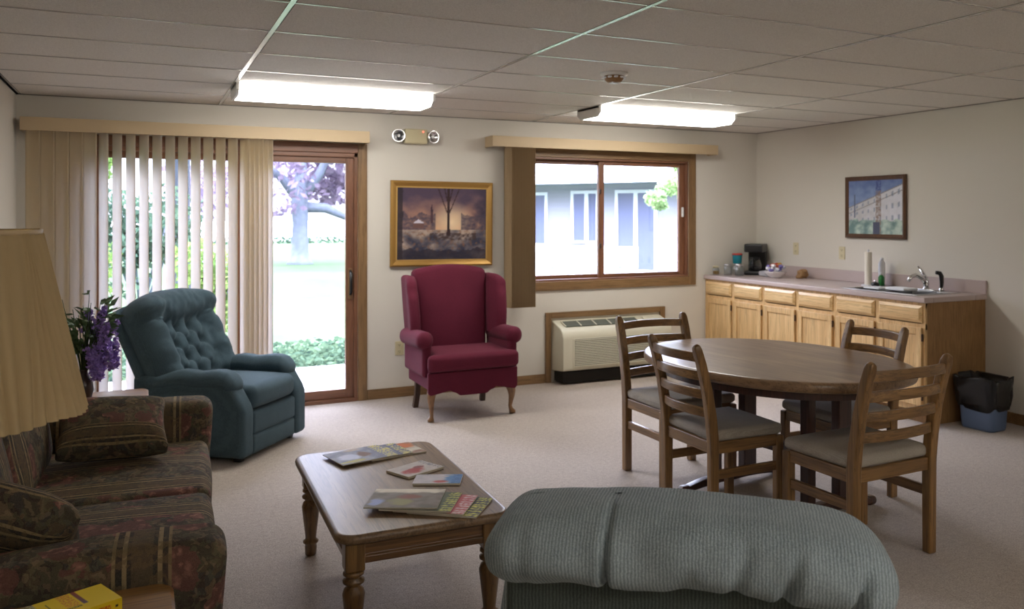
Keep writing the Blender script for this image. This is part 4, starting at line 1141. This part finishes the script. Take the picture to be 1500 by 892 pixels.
def drape(x, y, z): return (x + .012 * math.sin(z * 14 + y * 20), y, z)
for s in (-1, 1):
    MB().soft((s * .375, .10, .63), (.055, .16, .42), .025, 10, deform=drape).build('side_gather', 'grey_corduroy', t, smooth=True)
    MB().soft((s * .375, .46, .35), (.16, .70, .56), .05, 6).build('arm', 'grey_corduroy', t, smooth=True)
MB().soft((0, .46, .40), (.58, .64, .16), .05, 6, puff=(0, .02, .02)).build('seat', 'grey_corduroy', t, smooth=True)
MB().soft((0, .46, .20), (.60, .62, .28), .03, 4).build('base', 'grey_corduroy', t, smooth=True)
MB().soft((0, .20, .68), (.60, .14, .46), .06, 8, puff=(0, .03, 0)).build('back_cushion', 'grey_corduroy', t, smooth=True)
for sx in (-1, 1):
    for y in (.12, .72): MB().lathe([(.02, 0), (.024, .01), (.024, .08)], (sx * .28, y, 0), 14).build('foot', 'legdark', t, smooth=True)

# ============================================================ END TABLES, LAMP, BOOK, FLOWERS
def end_table(loc, w, d, h, label, mat='endtable'):
    t = thing('end_table', label, 'end table', loc)
    m = MB(); rs = []
    for z, k in ((h - .028, -.008), (h - .02, 0), (h - .008, 0), (h, -.008)): rs.append([(x, y, z) for x, y in rrect(w + 2 * k, d + 2 * k, .045)])
    loft(m, rs); m.build('tabletop', mat, t, bevel=0)
    m = MB(); m.bb(-w / 2 + .05, w / 2 - .05, -d / 2 + .05, d / 2 - .05, h - .10, h - .028); m.build('apron', mat, t, bevel=.004)
    for sx in (-1, 1):
        for sy in (-1, 1): MB().lathe([(.014, 0), (.022, .02), (.018, .06), (.026, .2), (.028, .34), (.02, .37), (.028, .40), (.028, h - .05)], (sx * (w / 2 - .06), sy * (d / 2 - .06), 0), 16).build('leg', 'coffee_leg', t, smooth=True)
    return t
end_table((-.30, 2.33, 0), .76, .54, .56, 'oak end table with rounded corners beside the near sofa arm, under the pleated lamp')
end_table((-.33, 5.24, 0), .74, .50, .575, 'wooden end table beyond the far sofa arm, under the purple flowers')
# lamp
t = thing('table_lamp', 'brass table lamp with a large pleated cream shade on the end table', 'table lamp', (-.335, 2.25, .56))
m = MB(); m.lathe([(.085, 0), (.085, .012), (.07, .02), (.03, .03), (.022, .05), (.03, .07), (.042, .10), (.045, .20), (.035, .24), (.020, .26), (.020, .30), (.030, .31)], n=28)
m.build('base', 'brass', t, smooth=True)
m = MB(); m.box((0, 0, .335), (.078, .078, .014), Matrix.Rotation(R(20), 4, 'Z')); m.box((0, 0, .318), (.064, .064, .024), Matrix.Rotation(R(20), 4, 'Z')); m.box((0, 0, .375), (.036, .036, .07), Matrix.Rotation(R(20), 4, 'Z'))
m.build('square_collar', 'brass', t, bevel=.003)
MB().lathe([(.010, .40), (.010, .56), (.016, .57), (.016, .62), (0, .62)], n=14).build('stem', 'brass', t, smooth=True)
MB().lathe([(.012, .62), (.02, .64), (.032, .68), (.028, .72), (0, .735)], n=16).build('bulb', 'white_pl', t, smooth=True)
# pleated shade with fan gathers
NS, NP = 1260, 30
vs = []; fs = []; H = NP
r0, r1, z0, z1 = .135, .222, .965, .565
for j in range(H + 1):
    h = j / H   # 0 top, 1 bottom
    for i in range(NS):
        a = 2 * PI * i / NS; sec = (i / NS * 7 + .18) % 1 * 2 - 1   # seven swagged sectors
        w = .12 + .50 * h
        if abs(sec) < w: ph = sec / w * 4
        else: ph = 4 + (abs(sec) - w) / (1 - w) * (3 if h < .99 else 3)
        rip = abs(math.sin(ph * PI / 2)) - .5
        gather = .006 * math.exp(-(sec / (w + .05)) ** 4) * (1 - h)
        r_ = r0 + (r1 - r0) * h + rip * (.0045 + .0075 * h) + gather
        z = z0 + (z1 - z0) * h + (.004 * math.sin(a * 7) if j == H else 0)
        vs.append((r_ * math.cos(a), r_ * math.sin(a), z))
for j in range(H):
    for i in range(NS): fs.append((j * NS + i, j * NS + (i + 1) % NS, (j + 1) * NS + (i + 1) % NS, (j + 1) * NS + i))
sh = MB().add(vs, fs).build('lamp_shade', 'shade', t, smooth=True)
m = MB(); m.lathe([(.1365, .962), (.1385, .966), (.1385, .974), (.133, .974), (.132, .962)], n=96); m.build('shade_trim', 'valance', sh, smooth=True)
m = MB(); m.tube([(0, 0, .62), (.06, 0, .70), (.065, 0, .82), (.02, 0, .95), (0, 0, .985)], .0025, 6); m.tube([(0, 0, .62), (-.06, 0, .70), (-.065, 0, .82), (-.02, 0, .95), (0, 0, .985)], .0025, 6)
for k in range(3):
    a = k * 2 * PI / 3; m.tube([(0, 0, .97), (.133 * math.cos(a), .133 * math.sin(a), .974)], .002, 6)
m.build('harp', 'brass', t, smooth=True)
# yellow paperback
t = thing('book', 'thick yellow paperback lying on the near end table beside the lamp', 'book', (-.157, 2.475, .561), R(24))
bw, bd, bt = .195, .128, .033
MB().bb(-bw / 2 + .001, bw / 2 - .002, -bd / 2 + .003, bd / 2 - .001, .001, bt - .001).build('pages', 'pageedge', t)
def ycover(u, v):
    c = (236, 206, 40)
    if u < .16: c = mixc((206, 196, 140), (120, 112, 80), .5 + nz(u * 30, v * 30))
    if .60 < u < .66 and v > .28: c = mixc((150, 64, 44), (104, 96, 112), (1 - v) * 1.2)
    if .42 < u < .58 and v > .30: c = mixc((214, 140, 54), c, .5 + nz(u * 50, v * 20) * 1.5)
    if .38 < u < .58 and .20 < v < .30: c = mixc((110, 104, 40), c, .3 + nz(u * 60, v * 30))
    if abs(u - .27) < .006 and .2 < v < .8: c = (110, 100, 40)
    return c
M_['yellow'] = plain('yellow_cover', rgb(236, 206, 40), .4)
cv = canvas('front_cover', bw, bd, 70, 50, ycover, t, M=Matrix.Translation((0, 0, bt)) @ Matrix.Rotation(R(-90), 4, 'X'))
def yspine(u, v):
    c = (232, 200, 40)
    if .58 < u < .86 and .25 < v < .75: c = mixc((206, 96, 40), c, .35 + nz(u * 70, v * 5) * 1.6)
    if .50 < u < .56 and .25 < v < .75: c = (110, 104, 50)
    if .1 < u < .46 and .25 < v < .75: c = mixc((206, 96, 40), c, .35 + nz(u * 70, v * 5) * 1.6)
    if math.hypot((u - .93) * bw, (v - .5) * bt) < .0035: c = (60, 54, 40)
    return c
canvas('spine', bw, bt, 90, 16, yspine, t, M=Matrix.Translation((0, -bd / 2, bt / 2)))
MB().bb(-bw / 2, bw / 2, -bd / 2 + .001, bd / 2, 0, .001).build('back_cover', 'yellow', t)
def text(s, size, loc, rot, mat, parent, name='lettering', sx=1.):
    cu = bpy.data.curves.new(name, 'FONT'); cu.body = s; cu.size = size; cu.extrude = .0002; cu.align_x = 'CENTER'; cu.align_y = 'CENTER'
    cu.materials.append(mat); o = bpy.data.objects.new(name, cu); C.objects.link(o); o.parent = parent
    o.location = loc; o.rotation_euler = rot; o.scale = (sx, 1, 1); return o
# flowers in a vase
t = thing('vase', 'small dark vase standing on the end table beyond the sofa', 'vase', (-.275, 5.27, .576))
MB().lathe([(.035, 0), (.04, .01), (.05, .05), (.045, .10), (.022, .14), (.020, .155), (.026, .165), (.022, .165), (.018, .15), (0, .12)], n=24).build('vase_body', 'vase', t, smooth=True)
fl = thing('flower_bouquet', 'bouquet of purple lilac sprays and green leaves in the vase behind the lamp shade', 'flowers', (-.275, 5.27, .60))
random.seed(21)
st = MB(); pet = MB(); lv = MB()
def leafq(m, p, d, L, w):
    d = d.normalized(); s_ = d.cross(Vector((random.uniform(-1, 1), random.uniform(-1, 1), random.uniform(-1, 1)))).normalized(); n_ = d.cross(s_).normalized()
    a = p; vs = [p, p + d * L * .35 + s_ * w, p + d * L * .35 - s_ * w, p + d * L * .35 + n_ * w * .35, p + d * L]
    m.add([tuple(v) for v in vs], [(0, 1, 3), (0, 3, 2), (1, 4, 3), (3, 4, 2)])
for k in range(20):
    a = k * 2.4; sp = .05 + .10 * random.random()
    top = Vector((sp * math.cos(a) * 1.1 + .03, sp * math.sin(a) * .8, .40 + .14 * random.random()))
    pts = [Vector((0, 0, .05)), Vector((top.x * .25, top.y * .25, .22)), top * .9, top]
    st.tube(pts, [.003, .003, .002, .0015], 6)
    for q in range(7):
        p = pts[1].lerp(top, random.random()); leafq(lv, p, Vector((math.cos(a + random.uniform(-1, 1)), math.sin(a + random.uniform(-1, 1)), random.uniform(-.2, .9))), random.uniform(.05, .09), .016)
for k in range(16):
    a = R(random.uniform(-110, 70)) if k < 12 else random.uniform(0, 2 * PI); rr_ = random.uniform(.05, .16)
    p0 = Vector((rr_ * math.cos(a), rr_ * math.sin(a) * .8, random.uniform(.20, .40))); L = random.uniform(.10, .17)
    st.tube([Vector((0, 0, .10)), Vector((p0.x * .5, p0.y * .5, .40)), p0], .002, 6)
    dirn = Vector((math.cos(a) * .25, math.sin(a) * .2, -1 if k % 3 else .5)).normalized()
    for q in range(60):
        h = q / 60; rad = .032 * (1 - h * .75)
        c_ = p0 + dirn * L * h + Vector((random.gauss(0, rad * .6), random.gauss(0, rad * .6), random.gauss(0, .006)))
        for e in range(3): leafq(pet, c_, Vector((random.uniform(-1, 1), random.uniform(-1, 1), random.uniform(-.6, 1))), .020, .011)
st.build('stem', 'stem', fl, smooth=True); lv.build('foliage', 'leaf', fl); pet.build('petal', 'petal', fl)
# ============================================================ OUTSIDE
struct(MB().bb(-70, 90, DW + T, 60, -.5, -.12).build('ground_lawn', 'lawn'))
struct(MB().bb(-1.6, 3.2, DW + T, 9.5, -.3, -.06).build('patio_slab', 'slate_concrete', bevel=.01))
M_['field'] = plain('pale_far_field', rgb(235, 238, 236), .95)
struct(MB().bb(-120, 160, 60, 260, -.5, -.13).build('ground_field', 'field'))
def leaves(m, n, fn, size, rnd, flat=False):
    for _ in range(n):
        p = Vector(fn()); d = Vector((rnd.uniform(-1, 1), rnd.uniform(-1, 1), rnd.uniform(-1, 1) * (.3 if flat else 1))).normalized()
        s_ = d.cross(Vector((rnd.uniform(-1, 1), rnd.uniform(-1, 1), rnd.uniform(-1, 1)))).normalized(); w = size * rnd.uniform(.6, 1.3)
        m.add([tuple(p - d * w), tuple(p + s_ * w * .5), tuple(p + d * w), tuple(p - s_ * w * .5)], [(0, 1, 2, 3)])
rnd = random.Random(5)
# ground cover past the slab
m = MB(); leaves(m, 5200, lambda: (rnd.uniform(-2.6, 4.2), 9.55 + rnd.random() ** 1.2 * 1.7, -.12 + rnd.random() * .13), .045, rnd, True)
tag(m.build('ground_ivy', 'ivy_leaf'), 'low ivy ground cover along the patio edge', 'ivy', kind='stuff')
def blob(cx, cy, cz, rx, ry, rz, rnd):
    while True:
        x, y, z = rnd.uniform(-1, 1), rnd.uniform(-1, 1), rnd.uniform(-1, 1); d = x * x + y * y + z * z
        if .25 < d < 1 : return (cx + x * rx, cy + y * ry, cz + z * rz)
def shrub(x, y, r, h, mat, n, label, size=.06, seed=1, group=None):
    rnd = random.Random(seed); t = thing('shrub', label, 'shrub', (x, y, -.12), group=group)
    m = MB()
    for k in range(7):
        a = k * .9; m.tube([(0, 0, 0), (r * .3 * math.cos(a), r * .3 * math.sin(a), h * .4), (r * .6 * math.cos(a), r * .6 * math.sin(a), h * .8)], [.025, .018, .008], 6)
    m.build('stem', 'bark', t, smooth=True)
    m = MB(); cl = [(rnd.uniform(-.5, .5) * r, rnd.uniform(-.5, .5) * r, rnd.uniform(.25, .8) * h, rnd.uniform(.3, .55) * r) for _ in range(12)]
    def fn():
        c = cl[rnd.randrange(12)]; return blob(c[0], c[1], c[2], c[3], c[3], c[3] * .9, rnd)
    leaves(m, n, fn, size, rnd); m.build('foliage', mat, t)
    return t
SG = 'green shrubs behind the blind'
shrub(-1.0, 11.8, .85, 1.75, 'shrub_leaf', 2400, 'bright green shrub outside behind the left blind slats', .055, 2, SG)
shrub(.85, 12.3, .75, 1.4, 'shrub_leaf', 2200, 'lower bright green shrub outside behind the middle blind slats', .055, 3, SG)
shrub(0.0, 16.2, 1.2, 2.3, 'shrub_dark', 2200, 'taller dull green shrub outside behind the middle blind slats', .08, 4, SG)
shrub(-2.6, 14.6, .6, 1.0, 'shrub_dark', 1400, 'small dull green shrub outside behind the leftmost blind slats', .055, 5, SG)
def tree(x, y, th, tr, crown, mat, n, size, label, seed, bark='bark', limbs=None, name='tree'):
    rnd = random.Random(seed); t = thing(name, label, 'tree', (x, y, -.12))
    m = MB(); m.tube([(0, 0, -.05), (0, 0, .12), (0, 0, .5), (.02, 0, th * .6), (0, 0, th), (.1, .1, th * 1.5)], [tr * 1.7, tr * 1.25, tr, tr * .9, tr * .95, tr * .5], 14)
    for (pts, r_) in (limbs or []): m.tube(pts, r_, 8)
    m.build('trunk', bark, t, smooth=True)
    cx, cy, cz, rx, ry, rz, k = crown; m = MB()
    cl = []
    for _ in range(k):
        a, b, c = [max(-.75, min(.75, rnd.gauss(0, .5))) for _ in range(3)]; q = rnd.uniform(.16, .30)
        cl.append((cx + a * rx, cy + b * ry, cz + max(-.95, min(.95, c)) * rz, q * rx))
    def fn():
        c = cl[rnd.randrange(k)]; return blob(c[0], c[1], c[2], c[3], c[3], c[3] * .7, rnd)
    leaves(m, n, fn, size, rnd); m.build('foliage', mat, t)
    return t
tree(4.98, 31.0, 2.35, .30, (.3, 0, 4.4, 4.6, 4.0, 2.6, 46), 'plum_leaf', 9000, .16, 'large purple-leaved tree on the lawn seen through the open part of the patio door', 11, limbs=[
    ([(0, 0, 2.0), (.9, 0, 1.95), (1.8, .1, 1.55), (2.2, .1, 1.3)], [.2, .17, .10, .05]), ([(0, 0, 2.2), (-.6, 0, 3.0), (-1.6, 0, 3.8)], [.2, .15, .08]), ([(0, 0, 2.2), (.7, 0, 3.2), (1.3, 0, 4.6)], [.2, .15, .08])])
tree(.75, 20.0, 4.2, .20, (0, 0, 5.6, 2.4, 2.4, 2.4, 22), 'shrub_dark', 3600, .12, 'dark-trunked tree outside behind the middle of the blind', 12, 'barkdark')
tree(-3.2, 26.5, 3.0, .18, (0, 0, 4.6, 2.6, 2.6, 2.2, 22), 'shrub_leaf', 3200, .13, 'light green tree outside behind the left blind slats', 13, 'barkdark')
m = MB(); rnd = random.Random(3); leaves(m, 2600, lambda: (rnd.uniform(-14, 22), 54 + rnd.uniform(-.5, .5), -.12 + rnd.random() ** .8 * .40), .13, rnd)
tag(m.build('hedge', 'shrub_dark'), 'low green hedge at the far edge of the lawn', 'hedge', kind='stuff')
# tree beside the neighbouring wing
tree(10.9, 14.6, 2.0, .10, (-.85, 0, 2.4, 1.0, 1.0, .70, 16), 'lime_leaf', 2600, .07, 'lime green tree at the right of the window view', 14)

# neighbouring wing
t = thing('neighbouring_building', 'pale single-storey building with sliding doors seen through the window', 'building', (10.09, 22.9, -.12), R(-56.2))
cA, sA = math.cos(.4626), math.sin(.4626)
def fx(u):
    a = (u - 831.9) / 1255.2; p, q = cA - a * sA, sA + a * cA
    return (22.9 * q - 10.09 * p) / (.5563 * p + .8310 * q)
m = MB(); BX = fx(752); m.bb(BX, 10, 0, .25, 0, 3.0)
m.bb(BX, 10, -.02, 0, .0, .12)
wl = m.build('wall', 'siding', t)
m = MB()
for k in range(20): m.bb(BX, 10, -.012, 0, .2 + k * .13, .2 + k * .13 + .012)
m.build('siding_lap', 'soffit', wl)
m = MB(); m.prism([(-1.1, 2.62), (-1.1, 2.74), (3.2, 4.6), (3.2, 4.4)], BX - .5, 10.5, 'x'); m.build('roof', 'shingle', t)
MB().bb(BX - .5, 10.5, -1.06, -.0, 2.56, 2.63).build('soffit', 'soffit', t)
MB().bb(BX - .5, 10.5, -1.16, -1.06, 2.55, 2.76).build('fascia', 'white_paint', t)
def opening(u0, u1, z0, z1, name, split=None):
    x0, x1 = fx(u0), fx(u1); f = MB()
    for (a, b_, c, d) in ((x0 - .09, x0, z0 - .07, z1 + .09), (x1, x1 + .09, z0 - .07, z1 + .09), (x0, x1, z1, z1 + .09), (x0, x1, z0 - .07, z0)): f.bb(a, b_, -.05, 0, c, d)
    if split:
        xs = fx(split); f.bb(xs - .06, xs + .06, -.05, 0, z0, z1)
    fr = f.build(name, 'white_paint', t)
    MB().bb(x0, x1, -.02, -.005, z0, z1).build('pane', 'farglass', fr)
opening(784, 799, .22, 2.27, 'patio_door')
opening(841, 874, .98, 2.30, 'window', 860)
opening(906, 959, .22, 2.30, 'patio_door', 932)
# low brick wall in front of it
w = MB(); x0, x1 = fx(797), fx(836); w.bb(x0, x1, -1.3, -1.1, 0, .92); w.bb(x0 - .05, x0 + .3, -1.36, -1.04, 0, 1.0)
tag(w.build('brick_wall', 'brick_pale', loc=(10.09, 22.9, -.12), rot=(0, 0, R(-56.2)), bevel=.01), 'low pale brick wall in front of the neighbouring building', 'wall')
def patio_chair(lx, ly, rz, label):
    Mx = Matrix.Translation((10.09, 22.9, -.12)) @ Matrix.Rotation(R(-56.2), 4, 'Z'); p = Mx @ Vector((lx, ly, 0))
    t = thing('patio_chair', label, 'chair', p, R(-56.2) + rz, 'white patio chairs outside')
    MB().soft((0, 0, .42), (.52, .5, .04), .015, 2).build('seat', 'white_pl', t, smooth=True)
    m = MB()
    for k in range(5): m.soft((-.2 + k * .1, .24, .70), (.07, .025, .52), .01, 2)
    m.build('backrest', 'white_pl', t, smooth=True)
    for sx in (-1, 1):
        for sy in (-1, 1): MB().bb(sx * .24 - .02, sx * .24 + .02, sy * .22 - .02, sy * .22 + .02, 0, .42).build('leg', 'white_pl', t)
        MB().bb(sx * .26 - .03, sx * .26 + .03, -.24, .26, .64, .67).build('armrest', 'white_pl', t); MB().bb(sx * .26 - .02, sx * .26 + .02, -.22, -.18, .42, .64).build('arm_support', 'white_pl', t)
patio_chair(fx(822), -1.9, R(20), 'white patio chair outside in front of the low brick wall, left of the window mullion')
patio_chair(fx(853), -3.1, R(-15), 'white patio chair outside left of the window mullion, below the far window')
patio_chair(fx(922), -1.9, R(40), 'white patio chair outside in front of the neighbouring sliding doors')
def bench(lx, ly):
    Mx = Matrix.Translation((10.09, 22.9, -.12)) @ Matrix.Rotation(R(-56.2), 4, 'Z'); p = Mx @ Vector((lx, ly, 0))
    t = thing('garden_bench', 'white slatted garden bench outside at the right of the window view', 'bench', p, R(-56.2))
    m = MB()
    for k in range(5): m.box((0, -.2 + k * .1, .43), (1.5, .08, .03))
    m.build('seat', 'white_paint', t)
    m = MB()
    for k in range(5): m.box((0, .28, .52 + k * .1), (1.5, .03, .07))
    m.build('backrest', 'white_paint', t)
    for s in (-1, 1):
        m = MB(); m.box((s * .7, -.2, .21), (.06, .06, .42)); m.box((s * .7, .28, .46), (.06, .06, .92)); m.box((s * .7, .04, .64), (.06, .52, .05)); m.box((s * .7, -.2, .53), (.05, .05, .2))
        m.build('leg_frame', 'white_paint', t)
bench(fx(965), -3.2)

# ============================================================ LIGHT
W = bpy.data.worlds.new('overcast_sky'); scene.world = W; W.use_nodes = True
nt = W.node_tree; nt.nodes.clear()
tc = nt.nodes.new('ShaderNodeTexCoord'); sp = nt.nodes.new('ShaderNodeSeparateXYZ'); nt.links.new(tc.outputs['Generated'], sp.inputs[0])
rp = nt.nodes.new('ShaderNodeValToRGB'); nt.links.new(sp.outputs['Z'], rp.inputs[0])
e = rp.color_ramp.elements; e[0].position = 0.; e[0].color = (SKY_H, SKY_H, SKY_H, 1); e[1].position = 1.; e[1].color = (1, 1, 1, 1)
k = e.new(.10); k.color = (SKY_H * 1.1, SKY_H * 1.1, SKY_H * 1.1, 1)
k = e.new(.40); k.color = (.7, .7, .7, 1)
mx = nt.nodes.new('ShaderNodeMixRGB'); mx.blend_type = 'MULTIPLY'; mx.inputs[0].default_value = 1; nt.links.new(rp.outputs[0], mx.inputs[1]); mx.inputs[2].default_value = (.82, .87, 1.13, 1)
bg = nt.nodes.new('ShaderNodeBackground'); nt.links.new(mx.outputs[0], bg.inputs[0]); bg.inputs[1].default_value = SKY
ow = nt.nodes.new('ShaderNodeOutputWorld'); nt.links.new(bg.outputs[0], ow.inputs[0])
def portal(x0, x1, z0, z1, name):
    L = bpy.data.lights.new(name, 'AREA'); L.shape = 'RECTANGLE'; L.size = x1 - x0; L.size_y = z1 - z0; L.cycles.is_portal = True
    o = bpy.data.objects.new(name, L); C.objects.link(o); o.location = ((x0 + x1) / 2, DW + T + .01, (z0 + z1) / 2); o.rotation_euler = (R(-90), 0, 0)
portal(DX0, DX1, 0, DZ1, 'sky_portal_door'); portal(WX0, WX1, WZ0, WZ1, 'sky_portal_window')

# ============================================================ CAMERA
cam = bpy.data.cameras.new('camera'); co = bpy.data.objects.new('camera', cam); C.objects.link(co); scene.camera = co
co.location = (0, 0, 1.5644); co.rotation_euler = (R(90), 0, -.4626)
cam.sensor_fit = 'HORIZONTAL'; cam.sensor_width = 36; cam.lens = 1255.2 / 1500 * 36
cam.shift_x = (750 - 831.9) / 1500; cam.shift_y = (315.9 - 446) / 1500
cam.clip_start = .05; cam.clip_end = 500
cam.dof.use_dof = True; cam.dof.focus_distance = 2.9; cam.dof.aperture_fstop = 5.0
vs_ = scene.view_settings; vs_.view_transform = 'Standard'; vs_.look = 'None'; vs_.gamma = 1; vs_.exposure = EXPO
try: vs_.use_curve_mapping = False
except Exception: pass
cy = scene.cycles
cy.use_denoising = True
try: cy.denoiser = 'OPENIMAGEDENOISE'; cy.denoising_input_passes = 'RGB_ALBEDO_NORMAL'; cy.denoising_prefilter = 'ACCURATE'
except Exception: pass
cy.max_bounces = 10; cy.diffuse_bounces = 6; cy.glossy_bounces = 4; cy.transparent_max_bounces = 16; cy.caustics_reflective = False; cy.caustics_refractive = False
cy.sample_clamp_indirect = 8
